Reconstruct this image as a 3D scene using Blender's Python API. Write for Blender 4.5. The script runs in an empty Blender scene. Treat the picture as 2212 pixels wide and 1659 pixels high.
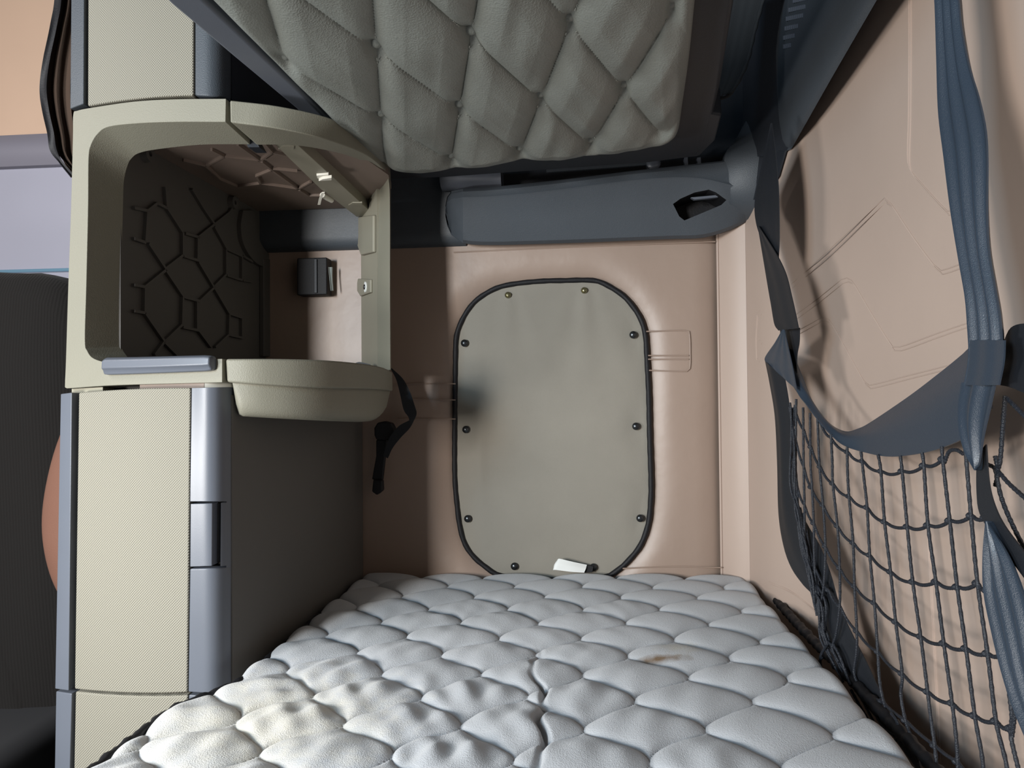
import bpy, bmesh, math, random
import numpy as np
from mathutils import Vector, Matrix
random.seed(4); np.random.seed(4)
S = bpy.context.scene
COL = S.collection

# ------------------------------------------------------------------ camera
F_PX, CX, CY = 1600.0, 1106.0, 829.5
CAM = np.array([0.0, 0.0, 1.03])
YAW, PITCH, ROLL = math.radians(5.55), math.radians(0.95), math.radians(-0.5)
def rotm():
    base = np.array([[1, 0, 0], [0, 0, -1], [0, 1, 0]], float)
    cr, sr = math.cos(ROLL), math.sin(ROLL); Rz = np.array([[cr, -sr, 0], [sr, cr, 0], [0, 0, 1]])
    cp, sp = math.cos(PITCH), math.sin(PITCH); Rx = np.array([[1, 0, 0], [0, cp, -sp], [0, sp, cp]])
    c, s = math.cos(YAW), math.sin(YAW); Ry = np.array([[c, 0, s], [0, 1, 0], [-s, 0, c]])
    return base @ Ry @ Rx @ Rz
RM = rotm()
cam = bpy.data.cameras.new('camera'); camo = bpy.data.objects.new('camera', cam); COL.objects.link(camo)
M4 = Matrix([[*RM[0], CAM[0]], [*RM[1], CAM[1]], [*RM[2], CAM[2]], [0, 0, 0, 1]])
camo.matrix_world = M4
cam.sensor_width = 36.0; cam.lens = F_PX / 2212 * 36.0; cam.clip_start = 0.02
S.camera = camo

# ------------------------------------------------------------------ world, lamps, exposure
S.view_settings.view_transform = 'Standard'; S.view_settings.look = 'None'
S.view_settings.gamma = 1.0; S.view_settings.exposure = 0.0
w = bpy.data.worlds.new('world'); S.world = w; w.use_nodes = True
bg = w.node_tree.nodes['Background']; bg.inputs[0].default_value = (0.74, 0.86, 1.0, 1); bg.inputs[1].default_value = 0.004
def area(name, loc, target, sx, sy, power, col):
    l = bpy.data.lights.new(name, 'AREA'); l.shape = 'RECTANGLE'; l.size = sx; l.size_y = sy
    l.energy = power; l.color = col
    o = bpy.data.objects.new(name, l); COL.objects.link(o); o.location = loc
    d = Vector(target) - Vector(loc); o.rotation_euler = d.to_track_quat('-Z', 'Y').to_euler()
    return o
area('windshield_daylight', (-1.42, -1.35, 1.20), (0.0, 1.6, 0.95), 0.28, 0.55, 76, (1.0, 0.955, 0.90))
area('driver_window_daylight', (-1.36, -0.80, 1.50), (0.40, 1.0, 0.8), 0.34, 0.5, 22, (0.48, 0.76, 1.0))
area('passenger_window_daylight', (-1.50, 0.55, 1.70), (-1.45, 1.90, 1.30), 0.3, 0.4, 9, (1.0, 0.95, 0.93))
area('mattress_side_fill', (-1.08, 0.42, 0.86), (-0.45, 0.9, 0.6), 0.26, 0.16, 10, (1.0, 0.985, 0.96))  # added low fill lamp raking across the left of the mattress

# ------------------------------------------------------------------ rays
def ray(px, py):
    return RM @ np.array([(px - CX) / F_PX, -(py - CY) / F_PX, -1.0])
def PY(px, py, Y): d = ray(px, py); return CAM + d * (Y / d[1])
def PX(px, py, X): d = ray(px, py); return CAM + d * (X / d[0])
def PZ(px, py, z): d = ray(px, py); return CAM + d * ((z - CAM[2]) / d[2])
def PP(px, py, p0, n):
    d = ray(px, py); return CAM + d * (np.dot(np.array(p0) - CAM, n) / np.dot(d, n))
def PC(px, py, curve):
    """point where the ray meets the vertical surface over a plan curve (list of x, y)"""
    d = ray(px, py); c = np.array(curve); best = None
    s = c[:, 0] * d[1] - c[:, 1] * d[0]
    for i in range(len(c) - 1):
        a, b = s[i], s[i + 1]
        if (a <= 0 <= b) or (b <= 0 <= a):
            t = a / (a - b) if a != b else 0
            q = c[i] * (1 - t) + c[i + 1] * t
            k = q[1] / d[1]
            if best is None or k < best: best = k
    if best is None:
        i, j = (0, 1) if abs(s[0]) < abs(s[-1]) else (-2, -1)
        a, b = s[i], s[j]; t = a / (a - b); q = c[i] * (1 - t) + c[j] * t; best = q[1] / d[1]
    return CAM + d * best
def smooth(pts, n):
    """catmull-rom resample to n points (any dimension), even in chord length"""
    p = np.array(pts, float)
    if len(p) < 3:
        t = np.linspace(0, 1, n)[:, None]; return p[0] * (1 - t) + p[-1] * t
    q = np.vstack([2 * p[0] - p[1], p, 2 * p[-1] - p[-2]]); out = []
    m = 12
    for i in range(1, len(q) - 2):
        for k in range(m):
            t = k / m
            out.append(0.5 * ((2 * q[i]) + (-q[i-1] + q[i+1]) * t + (2*q[i-1] - 5*q[i] + 4*q[i+1] - q[i+2]) * t*t + (-q[i-1] + 3*q[i] - 3*q[i+1] + q[i+2]) * t**3))
    out.append(p[-1]); out = np.array(out)
    L = np.concatenate([[0], np.cumsum(np.linalg.norm(np.diff(out, axis=0), axis=1))])
    t = np.linspace(0, L[-1], n)
    return np.stack([np.interp(t, L, out[:, k]) for k in range(out.shape[1])], 1)

# ------------------------------------------------------------------ materials
def mat(name, col, rough=0.5, spec=0.5, bump=None, var=None, metal=0.0, sheen=0.0, coat=0.0, trans=0.0, extra=None):
    """bump: list of (kind, scale, strength, distance); var: (scale, amount) colour mottling"""
    m = bpy.data.materials.new(name); m.use_nodes = True; nt = m.node_tree; b = nt.nodes['Principled BSDF']
    b.inputs['Base Color'].default_value = (*col, 1); b.inputs['Roughness'].default_value = rough
    b.inputs['Specular IOR Level'].default_value = spec; b.inputs['Metallic'].default_value = metal
    if sheen: b.inputs['Sheen Weight'].default_value = sheen; b.inputs['Sheen Roughness'].default_value = 0.5
    if coat: b.inputs['Coat Weight'].default_value = coat; b.inputs['Coat Roughness'].default_value = 0.3
    if trans: b.inputs['Transmission Weight'].default_value = trans
    tc = nt.nodes.new('ShaderNodeTexCoord'); last = None
    geo = nt.nodes.new('ShaderNodeNewGeometry')
    for kind, sc, st, dist in (bump or []):
        if kind == 'weave' or kind == 'rib':
            sep = nt.nodes.new('ShaderNodeSeparateXYZ'); nt.links.new(geo.outputs['Position'], sep.inputs[0])
            def wave(sx, sz):
                a = nt.nodes.new('ShaderNodeMath'); a.operation = 'MULTIPLY'; a.inputs[1].default_value = sx
                nt.links.new(sep.outputs[0], a.inputs[0])
                c = nt.nodes.new('ShaderNodeMath'); c.operation = 'MULTIPLY_ADD'; c.inputs[1].default_value = sz
                nt.links.new(sep.outputs[2], c.inputs[0]); nt.links.new(a.outputs[0], c.inputs[2])
                s = nt.nodes.new('ShaderNodeMath'); s.operation = 'SINE'; nt.links.new(c.outputs[0], s.inputs[0]); return s
            k = 2 * math.pi / sc
            if kind == 'weave':
                s1, s2 = wave(k, k), wave(k, -k)
                h = nt.nodes.new('ShaderNodeMath'); h.operation = 'MULTIPLY_ADD'; h.inputs[1].default_value = 0.45
                nt.links.new(s1.outputs[0], h.inputs[0]); nt.links.new(s2.outputs[0], h.inputs[2])
            else:
                h = wave(k, 0.05 * k)
            out = h.outputs[0]
        elif kind == 'voro':
            h = nt.nodes.new('ShaderNodeTexVoronoi'); h.inputs['Scale'].default_value = sc; h.feature = 'SMOOTH_F1'
            nt.links.new(geo.outputs['Position'], h.inputs['Vector']); out = h.outputs['Distance']
        else:
            h = nt.nodes.new('ShaderNodeTexNoise'); h.inputs['Scale'].default_value = sc; h.inputs['Detail'].default_value = 4
            nt.links.new(geo.outputs['Position'], h.inputs['Vector']); out = h.outputs['Fac']
        bp = nt.nodes.new('ShaderNodeBump'); bp.inputs['Strength'].default_value = st; bp.inputs['Distance'].default_value = dist
        nt.links.new(out, bp.inputs['Height'])
        if last: nt.links.new(last.outputs[0], bp.inputs['Normal'])
        last = bp
        if kind == 'weave':
            mx = nt.nodes.new('ShaderNodeMix'); mx.data_type = 'RGBA'
            mp = nt.nodes.new('ShaderNodeMapRange'); mp.inputs[1].default_value = -1.4; mp.inputs[2].default_value = 0.6
            nt.links.new(out, mp.inputs[0]); nt.links.new(mp.outputs[0], mx.inputs[0])
            mx.inputs[6].default_value = (col[0]*.42, col[1]*.42, col[2]*.42, 1); mx.inputs[7].default_value = (*[min(1, c*1.12) for c in col], 1)
            nt.links.new(mx.outputs[2], b.inputs['Base Color'])
    if last: nt.links.new(last.outputs[0], b.inputs['Normal'])
    if var:
        n = nt.nodes.new('ShaderNodeTexNoise'); n.inputs['Scale'].default_value = var[0]; n.inputs['Detail'].default_value = 6
        nt.links.new(geo.outputs['Position'], n.inputs['Vector'])
        mx = nt.nodes.new('ShaderNodeMix'); mx.data_type = 'RGBA'; nt.links.new(n.outputs['Fac'], mx.inputs[0])
        a = var[1]
        mx.inputs[6].default_value = (*[c*(1-a) for c in col], 1); mx.inputs[7].default_value = (*[min(1, c*(1+a)) for c in col], 1)
        nt.links.new(mx.outputs[2], b.inputs['Base Color'])
    if extra: extra(nt, b, geo)
    return m
def lin(r, g, b_):
    f = lambda v: (v/255/12.92) if v/255 <= .04045 else ((v/255+.055)/1.055)**2.4
    return (f(r), f(g), f(b_))

MZ = 0.606                                     # top of the mattress
def stains_and_pale_patch(nt, b, geo):
    c1 = b.inputs['Base Color'].links[0].from_socket
    p = PZ(1425, 1430, MZ)
    for (cx, cy, sx, sy, col, thr) in ((p[0], p[1], 0.058, 0.014, (0.13, 0.07, 0.02, 1), 1.0), (p[0]+.035, p[1]+.05, 0.05, 0.045, (0.42, 0.36, 0.22, 1), .45), (-.43, .95, 0.22, 0.22, (0.78, 0.72, 0.56, 1), .5)):  # brown stains, then a broad pale patch lighter than the fabric
        v = nt.nodes.new('ShaderNodeVectorMath'); v.operation = 'SUBTRACT'; v.inputs[1].default_value = (cx, cy, 0)
        nt.links.new(geo.outputs['Position'], v.inputs[0])
        s = nt.nodes.new('ShaderNodeVectorMath'); s.operation = 'MULTIPLY'; s.inputs[1].default_value = (1/sx, 1/sy, 0)
        nt.links.new(v.outputs[0], s.inputs[0])
        l = nt.nodes.new('ShaderNodeVectorMath'); l.operation = 'LENGTH'; nt.links.new(s.outputs[0], l.inputs[0])
        n = nt.nodes.new('ShaderNodeTexNoise'); n.inputs['Scale'].default_value = 60; n.inputs['Detail'].default_value = 5
        nt.links.new(geo.outputs['Position'], n.inputs['Vector'])
        a = nt.nodes.new('ShaderNodeMath'); a.operation = 'MULTIPLY_ADD'; a.inputs[1].default_value = 1.2; nt.links.new(n.outputs['Fac'], a.inputs[0]); nt.links.new(l.outputs['Value'], a.inputs[2])
        mr = nt.nodes.new('ShaderNodeMapRange'); mr.inputs[1].default_value = 0.7; mr.inputs[2].default_value = 1.6; mr.inputs[3].default_value = thr; mr.inputs[4].default_value = 0
        nt.links.new(a.outputs[0], mr.inputs[0])
        mx = nt.nodes.new('ShaderNodeMix'); mx.data_type = 'RGBA'; nt.links.new(mr.outputs[0], mx.inputs[0]); nt.links.new(c1, mx.inputs[6]); mx.inputs[7].default_value = col
        c1 = mx.outputs[2]
    nt.links.new(c1, b.inputs['Base Color'])

PINK = (0.318, 0.237, 0.19)
M = {
 'leather': mat('pink_brown_leather', PINK, .42, .5, [('voro', 900, .10, .0006), ('noise', 9, .25, .010)], (5, .06)),
 'leather_r': mat('pink_brown_vinyl', (0.43, 0.335, 0.28), .48, .45, [('voro', 900, .08, .0005), ('noise', 7, .15, .010)], (4, .05)),
 'seam': mat('embossed_seam', (0.43, 0.31, 0.245), .5, .4),
 'peach': mat('peach_vinyl', (0.56, 0.39, 0.285), .6, .3, [('voro', 700, .1, .0005)], (6, .05)),
 'beige': mat('beige_plastic', (0.205, 0.197, 0.155), .55, .4, [('voro', 620, .35, .0008)], (7, .05)),
 'beige_s': mat('beige_smooth_plastic', (0.27, 0.255, 0.20), .5, .4, [('noise', 200, .04, .0005)], (8, .08)),
 'beige_shaded': mat('shade_darkened_side_panel', (0.105, 0.10, 0.092), .6, .35, [('voro', 900, .12, .0004)], (5, .06)),  # beige darkened so the colour carries the side panel's shade
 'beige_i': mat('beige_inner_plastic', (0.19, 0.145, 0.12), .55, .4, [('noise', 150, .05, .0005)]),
 'honey': mat('shade_darkened_inner_plastic', (0.085, 0.080, 0.074), .6, .35, [('noise', 150, .05, .0005)]),  # plastic darkened to deepen the shade inside the cubby
 'weave': mat('woven_beige_panel', (0.265, 0.252, 0.206), .6, .3, [('weave', .0044, .5, .0008)]),
 'bluegrey': mat('blue_grey_plastic', (0.105, 0.117, 0.142), .38, .5, [('voro', 1000, .12, .0004)], (12, .06)),
 'slate': mat('slate_plastic', (0.052, 0.062, 0.074), .52, .5, [('voro', 700, .4, .0008)], (12, .08)),
 'dark': mat('dark_plastic', (0.018, 0.021, 0.027), .5, .4, [('voro', 700, .25, .0006)]),
 'black': mat('black_trim', (0.008, 0.008, 0.010), .6, .35, [('noise', 300, .4, .001)]),
 'lilac': mat('grey_lilac_vinyl', (0.34, 0.335, 0.40), .55, .4, [('voro', 700, .15, .0006)], (6, .04)),
 'lilac_d': mat('grey_ledge_vinyl', (0.20, 0.19, 0.225), .5, .4, [('voro', 700, .2, .0006)]),
 'bluechrome': mat('blue_trim', (0.25, 0.45, 0.60), .25, .6, metal=.5),
 'tuft': mat('grey_green_vinyl', (0.20, 0.212, 0.195), .42, .45, [('voro', 420, .40, .0012), ('noise', 60, .15, .003)], (5, .04)),
 'thread': mat('grey_thread', (0.30, 0.31, 0.28), .8, .2),
 'cover': mat('taupe_canvas', (0.265, 0.248, 0.212), .85, .2, [('noise', 700, .35, .0008), ('noise', 14, .12, .010)], (9, .10), sheen=.2),
 'matt': mat('quilted_white_fabric', (0.43, 0.45, 0.475), .85, .2, [('noise', 620, .6, .0016), ('noise', 260, .2, .0015)], (8, .05), sheen=.3, extra=stains_and_pale_patch),
 'mside': mat('mattress_side_fabric', (0.35, 0.35, 0.35), .9, .2),
 'web': mat('black_webbing', (0.008, 0.010, 0.014), .55, .5, [('noise', 900, .5, .0006)]),
 'web_b': mat('blue_black_webbing', (0.026, 0.038, 0.056), .33, .5, [('noise', 900, .5, .0006)]),
 'rope': mat('black_rope', (0.010, 0.013, 0.020), .6, .5, [('voro', 700, .8, .0012)]),
 'snap': mat('dark_metal_snap', (0.06, 0.065, 0.07), .28, .6, metal=.85),
 'brass': mat('worn_brass', (0.30, 0.28, 0.18), .35, .6, metal=.9),
 'white': mat('white_plastic', (0.78, 0.76, 0.68), .45, .5),
 'paper': mat('white_cloth_tag', (0.80, 0.82, 0.80), .8, .2),
 'curtain': mat('dark_brown_curtain', (0.055, 0.036, 0.026), .9, .2, [('noise', 300, .4, .001)]),
 'gcloth': mat('grey_curtain_cloth', (0.030, 0.033, 0.036), .9, .2, [('noise', 400, .4, .001)]),
 'seatf': mat('ribbed_brown_fabric', (0.011, 0.010, 0.0095), .95, .1, [('rib', .006, .25, .001), ('noise', 400, .5, .001)], sheen=.05),
 'seatl': mat('brown_leather', (0.17, 0.085, 0.06), .42, .5, [('voro', 500, .3, .001)], (8, .1)),
 'screen': mat('clear_film', (0.55, 0.62, 0.62), .15, .6, trans=.4),
 'floorm': mat('dark_floor_mat', (0.03, 0.03, 0.032), .8, .3),
}

# ------------------------------------------------------------------ builders
def link(name, verts, faces, material, parent=None, smooth_=True, bevel=0, subsurf=0, seg=3, kind=None, label=None):
    v = np.array(verts, float)
    if parent is not None:
        o_ = np.array(parent['_w']); v = v - o_
    me = bpy.data.meshes.new(name); me.from_pydata(v.tolist(), [], [tuple(f) for f in faces]); me.update()
    bm = bmesh.new(); bm.from_mesh(me); bmesh.ops.recalc_face_normals(bm, faces=bm.faces); bm.to_mesh(me); bm.free()
    if smooth_: me.polygons.foreach_set('use_smooth', [True] * len(me.polygons))
    me.materials.append(material)
    o = bpy.data.objects.new(name, me); COL.objects.link(o)
    if parent is not None: o.parent = parent
    o['_w'] = (0.0, 0.0, 0.0) if parent is None else parent['_w']
    if bevel:
        b = o.modifiers.new('bevel', 'BEVEL'); b.width = bevel; b.segments = seg; b.limit_method = 'ANGLE'; b.angle_limit = math.radians(40); b.harden_normals = True
    if subsurf:
        s = o.modifiers.new('sub', 'SUBSURF'); s.levels = subsurf; s.render_levels = subsurf
    if smooth_ and not subsurf and not bevel:
        me.set_sharp_from_angle(angle=math.radians(50))
    if kind: o['kind'] = kind
    if label: o['label'] = label
    return o
def thing(name, loc, label, cat, group=None):
    o = bpy.data.objects.new(name, None); COL.objects.link(o); o.location = loc; o.empty_display_size = .05
    o['_w'] = tuple(float(c) for c in loc); o['label'] = label; o['category'] = cat
    if group: o['group'] = group
    return o
def tag(o, label, cat, group=None):
    o['label'] = label; o['category'] = cat
    if group: o['group'] = group
    return o
class G:                                        # collects verts and faces
    def __init__(s): s.v = []; s.f = []
    def add(s, v, f):
        n = len(s.v); s.v += [tuple(map(float, a)) for a in v]; s.f += [tuple(i + n for i in q) for q in f]; return s
    def link(s, name, m, parent=None, **k): return link(name, s.v, s.f, m, parent, **k)
def prism(poly, off):
    p = [np.array(a, float) for a in poly]; off = np.array(off, float); n = len(p)
    v = p + [a + off for a in p]
    f = [tuple(range(n)), tuple(range(2*n-1, n-1, -1))] + [(i, (i+1) % n, n + (i+1) % n, n + i) for i in range(n)]
    return v, f
def boxg(x0, x1, y0, y1, z0, z1):
    return prism([(x0, y0, z0), (x1, y0, z0), (x1, y0, z1), (x0, y0, z1)], (0, y1 - y0, 0))
def gridg(rows, close_u=False, close_v=False):
    """rows: list of rows of points"""
    a = len(rows); b = len(rows[0]); v = [p for r in rows for p in r]; f = []
    for i in range(a if close_u else a - 1):
        for j in range(b if close_v else b - 1):
            i2, j2 = (i + 1) % a, (j + 1) % b
            f.append((i*b + j, i*b + j2, i2*b + j2, i2*b + j))
    return v, f
def slabg(front, back):
    """closed shell between two equal grids of points"""
    a = len(front); b = len(front[0])
    v1, f1 = gridg(front); v2, f2 = gridg(back); n = len(v1)
    f = list(f1) + [tuple(reversed([i + n for i in q])) for q in f2]
    rim = [(0, j) for j in range(b)] + [(i, b-1) for i in range(1, a)] + [(a-1, j) for j in range(b-2, -1, -1)] + [(i, 0) for i in range(a-2, 0, -1)]
    ids = [i*b + j for i, j in rim]
    for k in range(len(ids)):
        p, q = ids[k], ids[(k+1) % len(ids)]
        f.append((q, p, p + n, q + n))
    return list(v1) + list(v2), f
def tubeg(pts, r, sides=8, caps=True, twist=0, squash=None):
    p = np.array(pts, float); n = len(p)
    rr = r if hasattr(r, '__len__') else [r] * n
    T = np.gradient(p, axis=0); T /= np.linalg.norm(T, axis=1)[:, None] + 1e-12
    up = np.array([0, 0, 1.0]) if abs(T[0][2]) < .9 else np.array([0, 1.0, 0])
    N = np.cross(T[0], up); N /= np.linalg.norm(N); v = []; f = []
    for i in range(n):
        N = N - T[i] * np.dot(N, T[i]); N /= np.linalg.norm(N) + 1e-12; B = np.cross(T[i], N)
        for k in range(sides):
            a = 2 * math.pi * k / sides + twist * i
            v.append(p[i] + rr[i] * (math.cos(a) * N + math.sin(a) * B))
    for i in range(n - 1):
        for k in range(sides):
            k2 = (k + 1) % sides; f.append((i*sides + k, i*sides + k2, (i+1)*sides + k2, (i+1)*sides + k))
    if caps: f += [tuple(range(sides - 1, -1, -1)), tuple(range((n-1)*sides, n*sides))]
    return v, f
def ribbon(Lp, Rp, n=40, m=8, ridges=0, amp=.0006, th=.0014, bow=0.0):
    """webbing between two 3-D edge lines"""
    L = smooth(Lp, n); R = smooth(Rp, n); C = (L + R) / 2
    T = np.gradient(C, axis=0); W = R - L
    N = np.cross(T, W); N /= np.linalg.norm(N, axis=1)[:, None] + 1e-9
    for i in range(1, n):
        if np.dot(N[i], N[i-1]) < 0: N[i] = -N[i]
    fr, bk = [], []
    for i in range(n):
        wd = np.linalg.norm(W[i]); a = []; b = []
        for j in range(m + 1):
            t = j / m; off = amp * math.cos(2 * math.pi * ridges * t) + bow * wd * math.sin(math.pi * t)
            q = L[i] + W[i] * t + N[i] * off
            a.append(q + N[i] * th/2); b.append(q - N[i] * th/2)
        fr.append(a); bk.append(b)
    return slabg(fr, bk)
def domeg(c, n, r, h, seg=16, rings=5, hole=0):
    c = np.array(c, float); n = np.array(n, float); n /= np.linalg.norm(n)
    a = np.cross(n, [0, 0, 1.0] if abs(n[2]) < .9 else [1.0, 0, 0]); a /= np.linalg.norm(a); b = np.cross(n, a)
    rows = []
    for i in range(rings + 1):
        t = math.pi/2 * i / rings; rr = r * math.cos(t) + (hole if i == rings else 1e-5); hh = h * math.sin(t)
        rows.append([c + rr * (math.cos(q) * a + math.sin(q) * b) + hh * n for q in [2*math.pi*k/seg for k in range(seg)]])
    v, f = gridg(rows, close_v=True); f.append(tuple(range(seg))); f.append(tuple(range(rings*seg + seg - 1, rings*seg - 1, -1)))
    return v, f
def lathe(c, n, prof, seg=20):
    """prof: (radius, height) pairs"""
    c = np.array(c, float); n = np.array(n, float); n /= np.linalg.norm(n)
    a = np.cross(n, [0, 0, 1.0] if abs(n[2]) < .9 else [1.0, 0, 0]); a /= np.linalg.norm(a); b = np.cross(n, a)
    rows = [[c + max(r, 1e-5) * (math.cos(q) * a + math.sin(q) * b) + h * n for q in [2*math.pi*k/seg for k in range(seg)]] for r, h in prof]
    v, f = gridg(rows, close_v=True); f.append(tuple(range(seg))); f.append(tuple(range((len(prof)-1)*seg + seg - 1, (len(prof)-1)*seg - 1, -1)))
    return v, f

DW = 1.80                                       # depth of the far (side) wall
# plan curves: front of the open cubby, of the cabinets below and above
def at(px, Y): return tuple(PY(px, 850, Y)[:2])
CUB = smooth([at(150, 1.150), at(300, 1.128), at(490, 1.114), at(600, 1.140), at(700, 1.205), at(780, 1.315), at(828, 1.44), at(843, 1.53)], 90).tolist()
CUB2 = [(x - .02 - .02*max(0, (y-1.2)/.33), y + .075 - .035*max(0, (y-1.2)/.33)) for x, y in CUB]
XS = PY(790, 1000, DW)[0]                       # cabinet side plane
LOWC = smooth([at(120, 1.165), at(160, 1.150), at(300, 1.125), at(415, 1.113)], 40).tolist() + smooth([at(416, 1.113), at(445, 1.112), at(466, 1.118), at(484, 1.131), at(502, 1.152)], 30).tolist()

# ================================================================== THE SETTING
# --- far wall, padded leather, puffed up around the window cover
COVER = [(986,772),(988,727),(1000,693),(1018,664),(1040,643),(1077,623),(1120,614),(1176,609),(1221,608),(1255,607),(1289,609),(1316,621),(1346,641),(1368,666),(1384,693),(1393,725),(1396,772),(1400,851),(1402,942),(1405,1038),(1404,1083),(1399,1129),(1384,1172),(1361,1203),(1334,1228),(1300,1244),(1200,1250),(1090,1242),(1047,1219),(1020,1194),(1004,1167),(995,1133),(990,1095),(985,1038),(984,970),(985,870)]
cov3 = np.array([PY(x, y, DW) for x, y in COVER])
cov3s = smooth(np.vstack([cov3, cov3[:1]]), 160)[:-1]
def poly_dist(x, z):
    P = cov3s[:, [0, 2]]; Q = np.roll(P, -1, 0); d = Q - P
    t = np.clip(((x - P[:, 0]) * d[:, 0] + (z - P[:, 1]) * d[:, 1]) / (d**2).sum(1), 0, 1)
    return np.sqrt((x - P[:, 0] - t*d[:, 0])**2 + (z - P[:, 1] - t*d[:, 1])**2).min()
def inside(x, z):
    P = cov3s[:, [0, 2]]; Q = np.roll(P, -1, 0); c = False
    k = ((P[:, 1] > z) != (Q[:, 1] > z)) & (x < (Q[:, 0] - P[:, 0]) * (z - P[:, 1]) / (Q[:, 1] - P[:, 1] + 1e-12) + P[:, 0])
    return k.sum() % 2 == 1
XC = PY(1552, 880, DW)[0]
rows = []
for z in np.linspace(.40, 1.45, 90):
    r = []
    for x in np.linspace(-.86, XC, 120):
        d = 0 if inside(x, z) else poly_dist(x, z)
        e = min(1, (XC - x) / .05); zb = min(1, max(0, (z - .60) / .03))
        h = .024 * (1 - math.exp(-d / .028)) * (1 - math.exp(-max(0, e) * 2.2)) * (.35 + .65 * math.exp(-max(0, d - .05) / .25))
        # gathered creases in the leather behind the cubby
        r.append((x, DW - h, z))
    rows.append(r)
g = G(); g.add(*gridg(rows))
def wl(pts, off=.0): return smooth([PY(x, y, DW - off) for x, y in pts], 24)
for pts in ([(1396,716),(1478,714),(1489,722),(1491,760),(1490,796),(1480,802),(1402,800)], [(1400,768),(1488,768)], [(1400,776),(1488,776)],
            [(850,832),(900,829),(984,829)], [(880,862),(984,864)], [(860,905),(984,905)], [(1345,1228),(1450,1224),(1560,1226)], [(980,545),(1250,533),(1545,522)]):
    g.add(*tubeg(wl(pts, .021), .0016, 6))
far = g.link('wall_far', M['leather'], kind='structure')
# upper part of the same wall behind the ledge and bunk
v, f = boxg(-.86, .80, DW + .002, DW + .03, 1.40, 2.8); link('wall_far_upper', v, f, M['dark'], kind='structure')
# --- corner strip between far wall and back wall
p0, p1 = np.array([XC, DW - .012]), np.array(PY(1614, 800, 1.745)[:2])
rows = []
for t in np.linspace(0, 1, 22):
    q = p0 * (1-t) + p1 * t; b = .006 * math.sin(math.pi * t)
    rows.append([(q[0], q[1] - b, z) for z in np.linspace(.40, 1.52, 30)])
v, f = gridg(rows); g = G().add(v, f)
g.add(*tubeg([(p0[0], p0[1] - .002, z) for z in np.linspace(.4, 1.5, 20)], .003, 8))
g.link('trim_corner', M['leather_r'], kind='structure')
# --- back wall on the right
WR = smooth([(p1[0], p1[1] + .002), (p1[0] + .022, 1.62), (.452, 1.45), (.478, 1.20), (.492, .95), (.50, .70), (.505, .40), (.505, -.3)], 70)
WRl = WR.tolist()
rows = [[(x, y, z) for z in np.linspace(.30, 2.8, 60)] for x, y in WR]
g = G().add(*gridg(rows))
def emb(pts, dbl=8):
    for o in (0, dbl):
        q = [PC(x + o*.5, y + o, WRl) for x, y in pts]; q = smooth([a + np.array([-.0004, 0, 0]) for a in q], 40); g.add(*tubeg(q, .0009, 6))
emb([(1640,672),(1712,611),(1739,588),(1900,438),(1912,431),(1925,440),(1970,508),(2020,575),(2035,584),(2065,574),(2130,552)])
emb([(1640,735),(1700,693),(1749,658),(1812,608),(1826,601),(1841,607),(1880,672),(1924,742),(1941,750),(2020,722),(2093,697),(2160,680)])
emb([(1636,775),(1700,728),(1765,691),(1780,687),(1795,696),(1830,758),(1866,822),(1879,832),(1960,812),(2043,791),(2100,778)], 7)
emb([(1964,-40),(1964,120),(1963,250),(1961,340),(1968,368),(1985,390),(2040,450),(2058,456),(2100,448)], 9)
emb([(1636,680),(1633,730),(1634,775)], 3)
emb([(1998,1040),(2010,1250),(2030,1640)], 7)
emb([(1662,1256),(1700,1272),(1740,1300),(1790,1350)], 5)
g.link('wall_right', M['leather_r'], kind='structure')
# --- floor, bunk plinth, ceiling, wall beyond the seat
v, f = boxg(-2.6, .8, -2.2, 1.9, -.03, 0.0); link('floor', v, f, M['floorm'], kind='structure')
v, f = boxg(-2.6, .8, .6, 2.0, 2.80, 2.83); link('ceiling', v, f, M['dark'], kind='structure')
v, f = boxg(XS + .012, .42, .25, DW - .03, 0.0, .40); link('trim_bunk_plinth', v, f, M['mside'], kind='structure', bevel=.004)

# --- cab door seen past the curtain, top left
YD = 1.95
door = bpy.data.objects.new('door_1', None); COL.objects.link(door); door.location = (-1.5, YD, 0); door['_w'] = (-1.5, YD, 0.0); door['kind'] = 'structure'
zt = PY(50, 298, YD)[2]; zl = PY(50, 362, YD)[2]; zb = PY(50, 582, YD)[2]
v, f = boxg(-2.3, -1.02, YD, YD + .05, 0.05, zl); link('door_panel', v, f, M['lilac'], door, bevel=.006, label='grey lilac lower door panel')
rows = []
for x in np.linspace(-2.3, -1.02, 12):
    r = [(x, YD + .03, zl - .004)]
    for k in range(9):
        a = k / 8; r.append((x, YD - .02 - .018 * math.sin(math.pi * a), zl - .002 + (zt - zl + .004) * a))
    r.append((x, YD + .03, zt + .002)); rows.append(r)
g = G().add(*gridg(rows)); g.link('door_ledge', M['lilac_d'], door, label='darker grey rounded ledge')
v, f = boxg(-2.3, -1.02, YD - .006, YD + .04, zt, 2.78); link('door_upper_panel', v, f, M['peach'], door, bevel=.004, label='peach vinyl upper panel')
v, f = boxg(-2.3, -1.02, YD - .010, YD, zb - .010, zb - .001); link('door_trim_strip', v, f, M['bluechrome'], door, bevel=.002, label='thin pale blue strip')

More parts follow.
